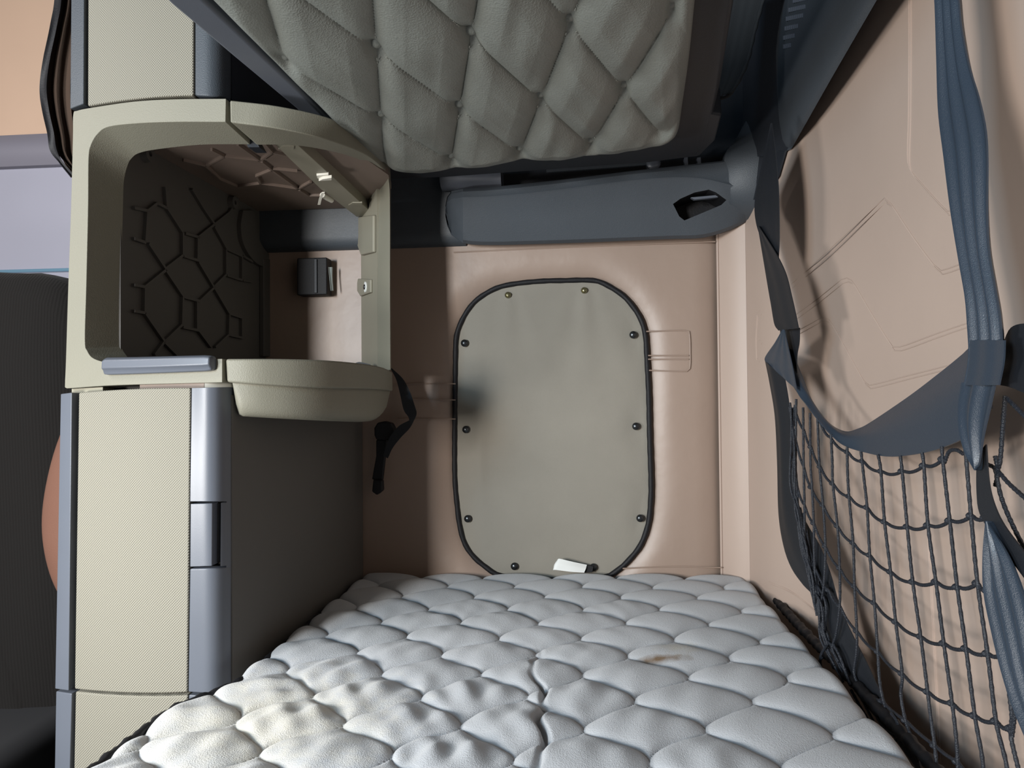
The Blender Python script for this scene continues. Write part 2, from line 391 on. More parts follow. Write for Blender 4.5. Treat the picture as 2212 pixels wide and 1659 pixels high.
# ================================================================== MATTRESS
ml = [(795,1226),(740,1262),(680,1308),(590,1374),(500,1438),(420,1494),(310,1578),(205,1657),(90,1745),(-60,1860)]
mr = [(1590,1236),(1618,1252),(1650,1290),(1700,1348),(1745,1396),(1800,1452),(1900,1560),(1990,1657),(2080,1752),(2200,1880)]
L3 = np.array([PZ(x, y, MZ) for x, y in ml]); R3 = np.array([PZ(x, y, MZ) for x, y in mr])
XS_ = PY(790, 1000, 1.80)[0]
def Lx(y):
    a = float(np.interp(y, L3[::-1, 1], L3[::-1, 0])) - .012; t = min(1, max(0, (y - .98) / .115)); t = t*t*(3 - 2*t)
    return max(a, (XS_ + .006) * t + a * (1 - t))
Rx = lambda y: float(np.interp(y, R3[::-1, 1], R3[::-1, 0]))
NY, NX = 700, 500
ys = np.linspace(DW - .028, .45, NY)
PXL, PYL = .155, .176
X0, Y0 = -.240, 1.407
A0 = -.07
def quilt(x, y):
    amp = PXL / 4
    yy = (y - Y0) * 2 * math.pi / PYL
    c = np.cos(yy)
    # serpentine k: X = X0 + k*PXL/2 + PXL/4 + s_k*amp*cos
    u = (x - X0) / (PXL / 2) - .5
    k = np.floor(u).astype(int)
    best = None
    # serpentines k-1..k+2, find bracketing pair
    s = [X0 + (k + d) * PXL/2 + PXL/4 + np.where((k + d) % 2 == 0, -1, 1) * amp * c for d in (-2, -1, 0, 1, 2, 3)]
    lo = np.full_like(x, -9.0); hi = np.full_like(x, 9.0)
    for q in s:
        lo = np.where((q <= x) & (q > lo), q, lo); hi = np.where((q > x) & (q < hi), q, hi)
    wd = hi - lo; d = np.minimum(x - lo, hi - x)
    t = np.clip(d / np.maximum(wd, 1e-4), 0, .5)
    h = np.clip(np.sin(math.pi * t), 0, 1) ** .42 * np.clip(wd / PXL, 0, 1) ** .55
    h = h * (1 - np.exp(-d / .004) * .25)
    return h
rng = np.random.RandomState(7)
def wrinkle(x, y, n=80, sc=1.0, lo=60, hi=150):
    r = np.random.RandomState(11); o = 0
    for _ in range(n):
        th = r.normal(math.radians(100), .55); kf = r.uniform(lo, hi); ph = r.uniform(0, 6.28)
        cx, cy, s = r.uniform(-.55, .25), r.uniform(.55, 1.5), r.uniform(.06, .17)
        o = o + np.exp(-((x-cx)**2 + (y-cy)**2) / s**2) * np.sin(kf * (x*math.sin(th) + y*math.cos(th)) + ph + 1.5*np.sin(9*y + ph))
    return o * sc
Yg = np.repeat(ys[:, None], NX, 1); U = np.linspace(0, 1, NX)
U = .5 - .5*np.cos(U*math.pi)*(.25) - (.5-U)*.75 if False else U
lx = np.array([Lx(y) for y in ys])[:, None]; rx = np.array([Rx(y) for y in ys])[:, None]
ed = .02
Xg = lx + (rx - lx) * U[None, :]
wx_ = .0035*np.sin(Xg*23 + Yg*11) + .003*np.sin(Yg*31 - Xg*9 + 1) + .002*np.sin(Xg*61 + 2)
wy_ = .0035*np.sin(Xg*17 - Yg*13 + 2) + .003*np.sin(Xg*37 + Yg*21)
h = quilt(Xg + wx_, Yg + wy_)
H = .0150 * h
near = np.clip((1.35 - Yg) / .5, 0, 1)
H += wrinkle(Xg, Yg) * .0012 * (.35 + near) * (1.25 - np.clip((Xg) / .4, 0, 1)) * np.clip(h, 0, 1)
# deep fold in the middle foreground
xf = A0 + .014 * np.sin((Yg - .8) * 11) + .006*np.sin(Yg*37) + .003*np.sin(Yg*83)
H -= (.017 * np.exp(-((Xg - xf) / .0045)**2) - .005*np.exp(-((Xg - xf + .02) / .018)**2)) * np.clip((1.28 - Yg) / .3, 0, 1) * (.65 + .35*np.sin(Yg*47 + 1))
H += .012 * np.sin((Xg + .1) * 5) * .3 - .002
dl = (Xg - lx); dr = (rx - Xg); db = (DW - .028 - Yg)
for d_, r_ in ((dl, .020), (dr, .022), (db, .030)):
    t = np.clip(d_ / r_, 0, 1); H -= (r_ * .75) * (1 - np.sqrt(np.clip(1 - (1 - t)**2, 0, 1)))
Zg = MZ - .006 + H
verts = np.stack([Xg, Yg, Zg], -1).reshape(-1, 3)
idx = np.arange(NY * NX).reshape(NY, NX)
faces = np.stack([idx[:-1, :-1], idx[:-1, 1:], idx[1:, 1:], idx[1:, :-1]], -1).reshape(-1, 4)
mt = thing('mattress', (0, 1.1, .40), 'white quilted mattress with a brown stain and black corded edge', 'mattress')
top = link('quilted_top', verts.tolist(), faces.tolist(), M['matt'], mt)
top['label'] = 'white wavy quilted cover with brown stain'
# sides of the mattress, down to the plinth
ring = [verts[i] for i in idx[:, 0]][::-1] + [verts[i] for i in idx[0, :]][1:] + [verts[i] for i in idx[:, -1]][1:]
ring = ring[::8]
ring = [np.array(q) for q in ring]
cen = np.array([0, 1.1, 0])
def inw(q, a): d = (cen - q) * [1, 1, 0]; d /= np.linalg.norm(d); return q + d * a
rows = [[inw(q, .003) - [0, 0, .002] for q in ring], [q - [0, 0, .02] for q in ring], [np.array([q[0], q[1], .46]) for q in ring], [inw(np.array([q[0], q[1], .405]), .01) for q in ring]]
G().add(*gridg(rows)).link('side_border', M['mside'], mt)
# cord piping: left, right
def cord(pts, r, dz): 
    q = smooth([np.array([a[0], a[1], MZ + dz]) for a in pts], 160)
    q = q + np.stack([np.zeros(160), np.zeros(160), .0012*np.sin(np.arange(160)*1.1)], 1)
    return tubeg(q, [r*(1 + .14*math.sin(i*1.9)) for i in range(160)], 8)
G().add(*cord([(Lx(y) - .003 + (.008 if y > 1.08 else 0), y, 0) for y in np.linspace(.45, 1.45, 30)], .0062, -.012)).link('edge_cord', M['black'], mt, label='black corded edge')
G().add(*cord([PZ(x + 14, y - 3, MZ-.02) for x, y in mr], .0085, -.014)).link('edge_cord', M['black'], mt, label='black corded edge')

# ================================================================== WINDOW COVER
NC = np.array([0, -1.0, 0])
wc = thing('window_cover', PY(1195, 1240, DW - .02), 'taupe canvas snap-on cover with rounded corners over the side window', 'window cover')
cen = cov3s.mean(0)
ringsc = []
for t in np.concatenate([np.linspace(1, .9, 8), np.linspace(.86, .02, 22)]):
    r = []
    for i, q in enumerate(cov3s):
        p = cen + (q - cen) * t
        dcre = 0
        for sx, sy in ((1097,637),(1262,627)):
            s = SN = PY(sx, sy, DW); dx = p[0] - s[0]; dz = s[2] - p[2]
            if dz > 0: dcre += .0035 * math.cos(dx * 160 / (1 + dz * 9)) * math.exp(-(dx / (.03 + dz*.35))**2) * math.exp(-dz / .16)
        for sx, sy in ((1003,741),(1006,928),(1010,1121),(1368,723),(1374,921),(1383,1120)):
            s = PY(sx, sy, DW); dd = (p[0]-s[0])**2 + ((p[2]-s[2])/2.2)**2; dcre -= .004 * math.exp(-dd / .0006)
        for sx in (1040,): 
            s = PY(sx, 1000, DW); dcre += .005*math.exp(-((p[0]-s[0])/.012)**2)*math.exp(-((p[2]-s[2])/.12)**2)
        y = DW - .012 - .016 * (1 - ((t) ** 4)) - dcre * min(1, (1.03 - t) * 9)
        r.append((p[0], y, p[2]))
    ringsc.append(r)
v, f = gridg(ringsc, close_v=True); f.append(tuple(range(len(v) - len(cov3s), len(v))))
v2 = [(a[0], DW - .006, a[2]) for a in ringsc[0]]; n = len(v); k = len(cov3s)
f += [(i, (i + 1) % k, n + (i + 1) % k, n + i) for i in range(k)]; 
link('canvas', v + v2, f, M['cover'], wc)
q = cov3s + np.array([0, -.015, 0]); q = np.vstack([q, q[:2]])
G().add(*tubeg(q, [.0062 * (1 + .06*math.sin(i*2.1)) for i in range(len(q))], 10)).link('black_binding', M['black'], wc)
for x, y in ((1003,741),(1368,723),(1006,928),(1374,921),(1010,1121),(1383,1120),(1111,1224),(1282,1226)):
    c = PY(x, y, DW - .0245); G().add(*lathe(c + [0, .004, 0], NC, [(.009, 0), (.009, .002), (.0078, .0045), (.004, .0065), (0, .007)])).link('snap', M['snap'], wc, label='dark domed snap')
for x, y in ((1097,637),(1262,627)):
    c = PY(x, y, DW - .0235); G().add(*lathe(c + [0, .004, 0], NC, [(.0078, 0), (.0078, .002), (.0062, .0038), (.0048, .0022), (.0036, .0010), (.0030, .0030), (.0015, .0034), (0, .0016)])).link('snap', M['brass'], wc, label='hollow brass snap')
# white care tag
tg = thing('fabric_tag', PY(1230, 1232, DW - .05), 'small curled white cloth tag at the foot of the window cover', 'tag')
Yt = DW - .045
Lr = [PY(x, y, Yt + d) for x, y, d in ((1204,1208,0),(1209,1207,-.006),(1235,1213,-.003),(1268,1220,.008))]
Rr = [PY(x, y, Yt + d) for x, y, d in ((1194,1231,-.004),(1200,1231,-.01),(1232,1235,-.008),(1262,1237,.0))]
G().add(*ribbon(Lr, Rr, 24, 6, 1, .0012, .0012)).link('tag_cloth', M['paper'], tg)
v, f = prism([PY(x, y, Yt + .010) for x, y in ((1264,1220),(1282,1224),(1280,1236),(1262,1238))], (0, .008, 0)); link('tag_stitched_end', v, f, M['black'], tg, bevel=.001)

# ================================================================== LEDGE (parcel shelf) on the far wall
g = G(); rows = []
lx_ = [962, 966, 975, 1000, 1060, 1150, 1250, 1350, 1450, 1520, 1580, 1622, 1640]
top_ = {962:445, 966:425, 975:413, 1000:408, 1060:404, 1150:395, 1250:384, 1350:371, 1450:360, 1520:352, 1580:345, 1622:338, 1640:330}
bot_ = {962:468, 966:488, 975:508, 1000:526, 1060:530, 1150:528, 1250:525, 1350:521, 1450:517, 1520:514, 1580:496, 1622:474, 1640:468}
lip_ = {962:452, 966:437, 975:430, 1000:426, 1060:424, 1150:416, 1250:404, 1350:391, 1450:383, 1520:386, 1580:400, 1622:412, 1640:415}
LXX = np.unique(np.concatenate([lx_, np.linspace(1000, 1640, 33)]))
for d_ in (top_, bot_, lip_):
    ks = sorted(d_); cv = smooth([(q_, d_[q_]) for q_ in ks], 400)
    for x in LXX:
        if x not in d_: d_[x] = float(np.interp(x, cv[:, 0], cv[:, 1]))
for x in LXX:
    e = 0.0 if x > 985 else (985 - x) / 23 * .05
    m_ = (bot_[x] + lip_[x]) / 2
    r = [PY(x, bot_[x], DW - .004), PY(x, bot_[x] - 1, 1.740), PY(x, bot_[x] - 8, 1.728 + e*.6), PY(x, m_, 1.700 + e*.8), PY(x, lip_[x] + 5, 1.672 + e), PY(x, lip_[x], 1.668 + e), PY(x, lip_[x] - 5, 1.671 + e), PY(x, (top_[x] + lip_[x])/2 - 3, 1.673 + e), PY(x, top_[x] + 3, 1.678 + e), PY(x, top_[x], 1.684 + e*.6), PY(x, top_[x] + 3, DW - .004)]
    rows.append(r)
a, f = gridg(rows, close_v=True); nb = len(rows[0]); f.append(tuple(range(nb))); f.append(tuple(reversed(range((len(rows)-1)*nb, len(rows)*nb))))
sh = thing('parcel_ledge', PY(1300, 525, DW - .05), 'slate blue plastic ledge with a finger slot above the window cover', 'shelf')
body = link('ledge_body', a, f, M['slate'], sh, subsurf=0)
# cut the finger slot
slot = [(1455,438),(1470,428),(1500,416),(1530,411),(1545,416),(1570,431),(1560,440),(1482,470),(1470,462)]
v, f = prism([PY(x, y, 1.685) - np.array([0, .08, 0]) for x, y in slot], (0, .17, 0))
cut = link('cut', v, f, M['dark'], sh)
bo = body.modifiers.new('b', 'BOOLEAN'); bo.operation = 'DIFFERENCE'; bo.object = cut; bo.solver = 'EXACT'
bpy.context.view_layer.update()
dg = bpy.context.evaluated_depsgraph_get(); me = bpy.data.meshes.new_from_object(body.evaluated_get(dg))
body.modifiers.clear(); body.data = me
bpy.data.objects.remove(cut, do_unlink=True)
body.data.polygons.foreach_set('use_smooth', [True]*len(body.data.polygons)); body.data.set_sharp_from_angle(angle=math.radians(22))
me.materials.append(M['black']); sl_ = np.array([PY(x, y, 1.685) for x, y in slot]); s0, s1 = sl_.min(0), sl_.max(0)
o_ = np.array(sh.location)
for p_ in me.polygons:
    c_ = np.array(p_.center) + o_
    inb = all(s0[k] - .003 < (me.vertices[v_].co[k] + o_[k]) < s1[k] + .003 for v_ in p_.vertices for k in (0, 2))
    if inb and c_[1] > 1.70: p_.material_index = 1  # pocket faces painted black in place of the shade inside the slot
v, f = prism([PY(x, y, 1.700) for x, y in ((1492,426),(1548,421),(1552,426),(1500,431))], (0, .012, 0)); link('slot_latch', v, f, M['bluegrey'], sh, bevel=.001)
# shadowed flat ledge behind the cabinet, part of the wall trim
z1, z0 = PY(700, 447, DW)[2], PY(700, 545, DW)[2]
rows = []
for x in np.linspace(-.80, PY(1010, 480, DW)[0], 10):
    rows.append([(x, DW - .004, z0), (x, DW - .022, z0 + .002), (x, DW - .036, z0 + .012), (x, DW - .042, z0 + .03), (x, DW - .046, z1 + .12), (x, DW - .004, z1 + .12)])
G().add(*gridg(rows)).link('trim_ledge', M['slate'], kind='structure')

# ================================================================== PILLAR and overhead console on the right
pi = thing('corner_pillar_trim', PY(1640, 470, 1.70), 'slate plastic corner pillar joining the ledge to the overhead console', 'pillar trim')
rows = []
for y, xl, xr, yl, yr, d in ((-60,1640,1760,1.72,1.60,.0),(60,1638,1740,1.72,1.62,.0),(150,1640,1715,1.72,1.64,.0),(210,1632,1705,1.72,1.65,.005),(260,1612,1705,1.715,1.66,.012),(300,1592,1706,1.70,1.66,.015),(325,1570,1706,1.69,1.66,.02),(342,1565,1706,1.68,1.665,.02),(400,1560,1704,1.68,1.67,.018),(440,1575,1695,1.695,1.68,.01),(474,1612,1650,1.73,1.715,.0)):
    r = []
    for t in np.linspace(0, 1, 10):
        X = xl + (xr - xl) * t; YY = yl + (yr - yl) * t - d * math.sin(math.pi * t)**.7
        r.append(PY(X, y, YY))
    rows.append(r)
fr = rows; bk = [[p + np.array([.0, .05, 0]) for p in r] for r in rows]
G().add(*slabg(fr, bk)).link('pillar_shell', M['slate'], pi)
ov = thing('overhead_console', PX(1700, 330, .40), 'bulky slate overhead console with a slotted speaker grille', 'console')
XO = .415
ovp = [(1900,-420),(1760,-180),(1700,-20),(1672,80),(1656,140),(1657,200),(1664,262),(1680,310),(1700,326),(1716,300),(1790,168),(1885,2),(1975,-155),(2130,-420)]
f1 = smooth([PX(x, y, XO) for x, y in ovp], 70)
c1 = f1.mean(0); rows = []
for t, dx in ((1.0, .040), (1.0, .016), (.99, .006), (.965, .0), (.92, -.004), (.80, -.008), (.55, -.012), (.25, -.014), (.02, -.015)):
    rows.append([c1 + (p - c1) * t + np.array([dx, 0, 0]) for p in f1])
def hit(p):                                     # carry an outline point straight on to the wall behind it
    d = p - CAM; c = WR; q = c[:, 0] * d[1] - c[:, 1] * d[0]
    for i in range(len(c) - 1):
        if q[i] * q[i+1] <= 0:
            t = q[i] / (q[i] - q[i+1]); m_ = c[i] * (1 - t) + c[i+1] * t; return CAM + d * (m_[1] / d[1]) - np.array([.003, 0, 0])
    return p + np.array([.01, 0, 0])
rows[0] = [hit(p) for p in f1]
rows[1] = [p + (q - p) * .5 for p, q in zip(f1, rows[0])]
v, f = gridg(rows); n = len(f1)
f += [(i*n + n - 1, i*n, (i+1)*n, (i+1)*n + n - 1) for i in range(len(rows)-1)]; f.append(tuple(range((len(rows)-1)*n, len(rows)*n)))
link('console_shell', v, f, M['slate'], ov)
rows = []
BCK = [(a - .006, b) for a, b in WRl]
for y in np.linspace(-420, 338, 22):
    xr = 1697 + (332 - y) * .562; xl = 1604
    rows.append([PC(xl + (xr - xl)*t, y, BCK) for t in np.linspace(0, 1, 14)])
g = G().add(*gridg(rows)); g.add(*prism([PC(x, y, BCK) for x, y in ((1600,325),(1700,325),(1684,380),(1655,425),(1600,440))], (-.004, 0, 0))); g.link('trim_upper_right', M['dark'], kind='structure')
sg = G()
def slit_surface(px, py):
    return PX(px, py, XO - .016)
for r_, (y, x0, n_) in enumerate(((2,1712,9),(22,1702,9),(41,1697,9),(62,1694,7),(82,1691,6),(101,1691,4),(-18,1716,9),(-38,1722,9))):
    for k in range(n_):
        x = x0 + k * 4.2; yy = y - k * .9
        v, f = prism([slit_surface(x, yy - 5), slit_surface(x + 1.8, yy - 5), slit_surface(x + 1.8, yy + 4), slit_surface(x, yy + 4)], (.012, 0, 0)); sg.add(v, f)
sg.link('speaker_grille', M['bluegrey'], ov)
# ================================================================== UPPER BUNK
k = .140 / .2
ba = np.array([.1993831, -.012334, .0097079]) * k; bb = np.array([.0225927, .3065647, -.0175246]) * k; bo_ = CAM + np.array([-.6196265, 1.4977714, .7246698]) * k
nb_ = np.cross(ba, bb); nb_ /= np.linalg.norm(nb_); nb_ = nb_ if nb_[2] > 0 else -nb_
BK = lambda x, y, o=0.0: PP(x, y, bo_ + nb_ * o, nb_)
padpx = [(70,-390),(215,-235),(370,-73),(440,0),(520,80),(600,160),(700,254),(775,325),(835,372),(900,378),(1000,372),(1100,358),(1220,350),(1320,340),(1420,322),(1455,310),(1468,292),(1475,250),(1490,150),(1505,10),(1515,-80),(1530,-230),(1545,-390)]
bk_ = thing('upper_bunk', BK(980, 370, .0), 'raised upper bunk with button tufted grey green vinyl underside', 'bunk bed')
# tufted pad as a height field in lattice coordinates
Minv = np.linalg.pinv(np.stack([ba, bb], 1))
poly = np.array([Minv @ (BK(x, y, -.020) - bo_) for x, y in padpx])   # lattice coords (i,j)
polyS = smooth(np.vstack([poly, poly[:1]]), 220)[:-1]
polyw = np.array([bo_ + ba*p[0] + bb*p[1] for p in polyS])
def pdist(P, p):
    Q = np.roll(P, -1, 0); d = Q - P
    t = np.clip(((p - P) * d).sum(1) / (d**2).sum(1), 0, 1)
    return np.sqrt((((P + d * t[:, None]) - p)**2).sum(1)).min()
# clip a fine grid to the outline: star-shaped param around a centre
cI = np.array([2.0, .0]); n_t = len(polyS); NR = 150
def tuft(i, j):
    p = i - j/2; q = i + j/2
    a = abs(math.sin(math.pi * p)); b = abs(math.sin(math.pi * q))
    h = (min(1, a*1.25) * min(1, b*1.25)) ** .55
    dp = abs(p - round(p)); dq = abs(q - round(q))
    c_ = min(1, max(0, (math.hypot(i - 4.1, (j - 2.1) * 1.5) - .15) / .30)); c_ = c_*c_*(3-2*c_)
    h = h * c_ + .9 * (1 - c_)
    hb = c_ * math.exp(-((dp**2 + dq**2)) / .010)
    return h, hb
rs = []; polyF = smooth(np.vstack([polyS, polyS[:1]]), 820)[:-1]
ext = np.linspace(0.004, 1, NR)
wx = np.array([np.linalg.norm(ba), np.linalg.norm(bb)])
for t in ext:
    r = []
    for P in polyF:
        p = cI + (P - cI) * t
        hh, hb = tuft(p[0], p[1])
        dist = np.linalg.norm((P - p) * wx)
        eg = math.sqrt(max(0, 1 - max(0, 1 - dist / .024)**2)); e2 = min(1, dist / .05)
        z = .0175 * (hh * e2 + .45 * (1 - e2)) * eg - .011 * hb + .011 * eg
        z += .0016 * math.sin(p[1]*9 + math.sin(p[0]*5)*2) * math.exp(-((abs(p[0]*2 - round(p[0]*2)))**2) / .05) * eg
        w_ = bo_ + ba*p[0] + bb*p[1] - nb_ * z
        r.append(w_)
    rs.append(r)
v, f = gridg(rs, close_v=True); f.append(tuple(range(len(polyF)))[::-1]); 
n = len(v) - len(polyF); v2 = [np.array(p) + nb_ * .03 for p in rs[-1]]; m = len(v)
v = list(v) + v2; K = len(polyF); f += [(n + i, n + (i+1) % K, m + (i+1) % K, m + i) for i in range(K)]
pad = link('tufted_pad', v, f, M['tuft'], bk_, label='grey green vinyl pad with diamond tufting')
def lat(i, j, z): return bo_ + ba*i + bb*j - nb_*z
btn = [(i, 0) for i in (0,1,2,3,4)] + [(i+.5, 1) for i in range(4)] + [(i, 2) for i in (1, 2, 3)] + [(i+.5, -1) for i in range(-1, 6)] + [(i, -2) for i in range(-1, 6)]
def inpoly(P, p):
    Q = np.roll(P, -1, 0)
    k = ((P[:, 1] > p[1]) != (Q[:, 1] > p[1])) & (p[0] < (Q[:, 0] - P[:, 0]) * (p[1] - P[:, 1]) / (Q[:, 1] - P[:, 1] + 1e-12) + P[:, 0])
    return k.sum() % 2 == 1
btn = [b_ for b_ in btn if inpoly(polyS, b_)]
for i, j in btn:
    G().add(*domeg(lat(i, j, -.0015), -nb_, .0118, .0085, 20, 6)).link('button', M['tuft'], pad)
for i, j in [(i, j) for i, j in btn]:
    for di in (-.5, .5):
        for dj in (1,):
            i2, j2 = i + di, j + dj
            if (i2, j2) in btn:
                sgm = G()
                pts = []
                for t in np.linspace(.10, .90, 60):
                    a_ = i + di*t; b_ = j + dj*t
                    pts.append(lat(a_, b_, -.0002 + .0112 + .0012))
                for s0 in range(0, 58, 2):
                    pass
                # dashed run of stitches
                for s0 in range(0, 57, 3):
                    sgm.add(*tubeg(pts[s0:s0+3], .0007, 4))
                if j2 != 3 or False: sgm.link('stitching', M['thread'], pad)
# frame: left rail, far rail, right rail
def rail(name, px4, o0, thick, m, bev=.006):
    v, f = prism([BK(x, y, o0) for x, y in px4], nb_ * thick); return link(name, v, f, m, bk_, bevel=bev, smooth_=True)
rail('left_rail', [(-38,-400),(45,-400),(385,-60),(440,0),(640,190),(735,285),(735,330),(640,237),(500,121),(368,10)], -.004, .05, M['bluegrey'])
rail('far_rail', [(690,290),(1490,235),(1560,250),(1545,305),(1512,338),(1400,352),(960,384),(800,390)], .014, .06, M['dark'])
rail('right_rail', [(1475,-400),(1680,-400),(1600,-60),(1588,0),(1556,190),(1525,318),(1500,342),(1440,330)], .013, .06, M['dark'], .01)
rail('bunk_deck', [(0,-380),(1560,-380),(1490,300),(800,360)], .032, .02, M['dark'], 0)
# mount that carries the far end
mo = thing('bunk_support', PY(1030, 400, 1.70), 'grey rounded support block under the bunk end left of the ledge', 'bracket')
rows = []
for x in np.linspace(955, 1085, 9):
    rr = []
    for a in np.linspace(0, 2*math.pi, 12, endpoint=False):
        rr.append(PY(x, 384, 1.735) + np.array([0, .035*math.cos(a), .032*math.sin(a)]))
    rows.append(rr)
v, f = gridg(rows, close_v=True); f += [tuple(range(12)), tuple(range(8*12, 9*12))]
link('support_block', v, f, M['bluegrey'], mo)
hg = thing('hinge_bracket', PY(1430, 352, 1.72), 'dark metal hinge bracket behind the ledge below the bunk corner', 'hinge')
g = G()
g.add(*prism([PY(x, y, 1.735) for x, y in ((1180,362),(1400,348),(1400,356),(1180,372))], (0, .01, 0)))
g.link('hinge_bar', M['slate'], hg, bevel=.002)
G().add(*lathe(PY(1412, 352, 1.715), NC, [(.016, -.02), (.016, 0), (.011, .004), (.005, .005), (0, .005)])).link('hinge_disc', M['bluegrey'], hg)
for x in (1478, 1506):
    v, f = prism([PY(x + a, y, 1.715) for a, y in ((0,340),(8,339),(9,356),(1,358))], (0, .02, 0)); link('hinge_lug', v, f, M['bluegrey'], hg, bevel=.001)

# grey cloth end hanging beside the bunk
Lr = [PY(x, y, 1.50) for x, y in ((1590,-40),(1572,60),(1556,140),(1543,212))]; Rr = [PY(x, y, 1.47) for x, y in ((1660,-40),(1632,60),(1612,140),(1577,203))]
gc = thing('grey_privacy_curtain', Lr[-1], 'end of a grey cloth curtain hanging right of the tufted bunk', 'curtain')
G().add(*ribbon(Lr, Rr, 30, 12, 1.5, .004, .002)).link('curtain_cloth', M['gcloth'], gc)
G().add(*tubeg(smooth(Rr + [PY(1545, 214, 1.48)], 60), [.0035*(1+.2*math.sin(i)) for i in range(60)], 8)).link('curtain_hem', M['gcloth'], gc)

# ================================================================== CABINETS on the left
def curved_panel(name, px0, px1, top0, top1, bot0, bot1, curve, m, parent, th=.018, out=0.0, nx=16, nz=14, bev=.002, bowt=0, bowb=0, edge0=None):
    """panel following the plan curve; top/bottom pixel rows at both ends, bow = sag in the middle"""
    fr, bk = [], []
    for i in range(nz + 1):
        t = i / nz; r1 = []; r2 = []
        for j in range(nx + 1):
            s = j / nx
            yt = top0*(1-s) + top1*s + bowt*4*s*(1-s); yb = bot0*(1-s) + bot1*s + bowb*4*s*(1-s)
            # left/right edges may lean: px0, px1 are (top, bottom) pairs
            xa = px0[0]*(1-t) + px0[1]*t; xb = px1[0]*(1-t) + px1[1]*t
            p = PC(xa*(1-s) + xb*s, yt*(1-t) + yb*t, curve)
            r1.append(p + np.array([0, -out, 0])); r2.append(p + np.array([0, th, 0]))
        fr.append(r1); bk.append(r2)
    return G().add(*slabg(fr, bk)).link(name, m, parent, bevel=bev)
# ---- lower cabinet
lc = thing('lower_cabinet', (-.66, 1.3, 0), 'tall cabinet with woven beige door below the open cubby', 'cabinet')
zc = PC(300, 838, LOWC)[2]
g = G()
g.add(*prism([(XS-.28, 1.19, .0), (XS-.055, 1.175, 0), (XS-.035, DW-.05, 0), (XS-.28, DW-.05, 0)], (0, 0, zc - .02)))
g.link('carcass', M['dark'], lc)
xf0 = at(501, 1.148)[0]
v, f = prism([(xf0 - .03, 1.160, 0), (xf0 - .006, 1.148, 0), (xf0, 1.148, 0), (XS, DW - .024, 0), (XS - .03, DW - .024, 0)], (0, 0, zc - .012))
link('side_panel', v, f, M['beige_shaded'], lc, bevel=.002)
curved_panel('edge_strip', (140,128), (164,157), 851, 848, 1483, 1487, LOWC, M['bluegrey'], lc, out=.010, bev=.005)
up_dr = curved_panel('door', (173,164), (414,407), 848, 838, 1487, 1494, LOWC, M['weave'], lc, out=.004, bev=.003, bowt=-3, bowb=5, label=None) if False else curved_panel('door', (173,164), (414,407), 848, 838, 1487, 1494, LOWC, M['weave'], lc, out=.004, bev=.003, bowt=-3, bowb=5)
st = curved_panel('door_rail', (415.5,412), (500,498), 838, 836, 1083, 1083, LOWC, M['bluegrey'], lc, out=.002, bev=.002, nx=24)
st2 = curved_panel('door_rail', (411.5,408), (498,495), 1228, 1226, 1494, 1500, LOWC, M['bluegrey'], lc, out=.002, bev=.002, nx=24)
# latch
lt = curved_panel('latch', (413,412), (460,459), 1088, 1087, 1224, 1222, LOWC, M['bluegrey'], lc, out=.002, bev=.001)
curved_panel('latch_recess', (459,458), (482,481), 1090, 1090, 1218, 1217, LOWC, M['black'], lt, th=.03, out=-.014, bev=0)
curved_panel('latch_rim', (478,477), (489,488), 1086, 1086, 1223, 1222, LOWC, M['bluegrey'], lt, out=.001, bev=.002)
curved_panel('latch_rim', (489,488), (499,498), 1083, 1083, 1228, 1226, LOWC, M['bluegrey'], lt, out=-.001, bev=.0005)
# lower drawer
curved_panel('edge_strip', (129,122), (163,152), 1489, 1494, 1900, 1905, LOWC, M['bluegrey'], lc, out=.009, bev=.005)
curved_panel('drawer', (166,158), (408,400), 1492, 1500, 1900, 1910, LOWC, M['weave'], lc, out=.004, bev=.003, bowt=5)
curved_panel('drawer_rail', (409,403), (496,492), 1500, 1506, 1900, 1910, LOWC, M['bluegrey'], lc, out=.002, bev=.002)
# ---- upper cabinet
uc = thing('upper_cabinet', (-.66, 1.3, PC(300, 222, LOWC)[2]), 'upper wall cabinet with woven beige door above the open cubby', 'cabinet')
UPC = [(x, y + .004) for x, y in LOWC]
zu = PC(300, 226, UPC)[2]
v, f = prism([(XS-.285, 1.20, zu+.004), (XS-.055, 1.18, zu+.004), (XS-.03, DW-.05, zu+.004), (XS-.285, DW-.05, zu+.004)], (0, 0, .9)); link('carcass', v, f, M['dark'], uc)
curved_panel('edge_strip', (166,160), (192,189), -400, -400, 240, 229, UPC, M['slate'], uc, out=.010, bev=.006)  # darker plastic than the lower strip, standing in for shade up here
curved_panel('door', (194,192), (422,420), -400, -400, 231, 208, UPC, M['weave'], uc, out=.004, bev=.003, bowb=-5)
curved_panel('door_rail', (423,422), (503,501), -400, -400, 207, 212, UPC, M['slate'], uc, out=.002, bev=.003, nx=24)  # slate here also paints in the shade on the upper cabinet
v, f = prism([(xf0 - .03, 1.160, zu+.01), (xf0, 1.150, zu+.01), (XS, DW - .05, zu+.01), (XS - .03, DW - .05, zu+.01)], (0, 0, .9)); link('side_panel', v, f, M['dark'], uc)

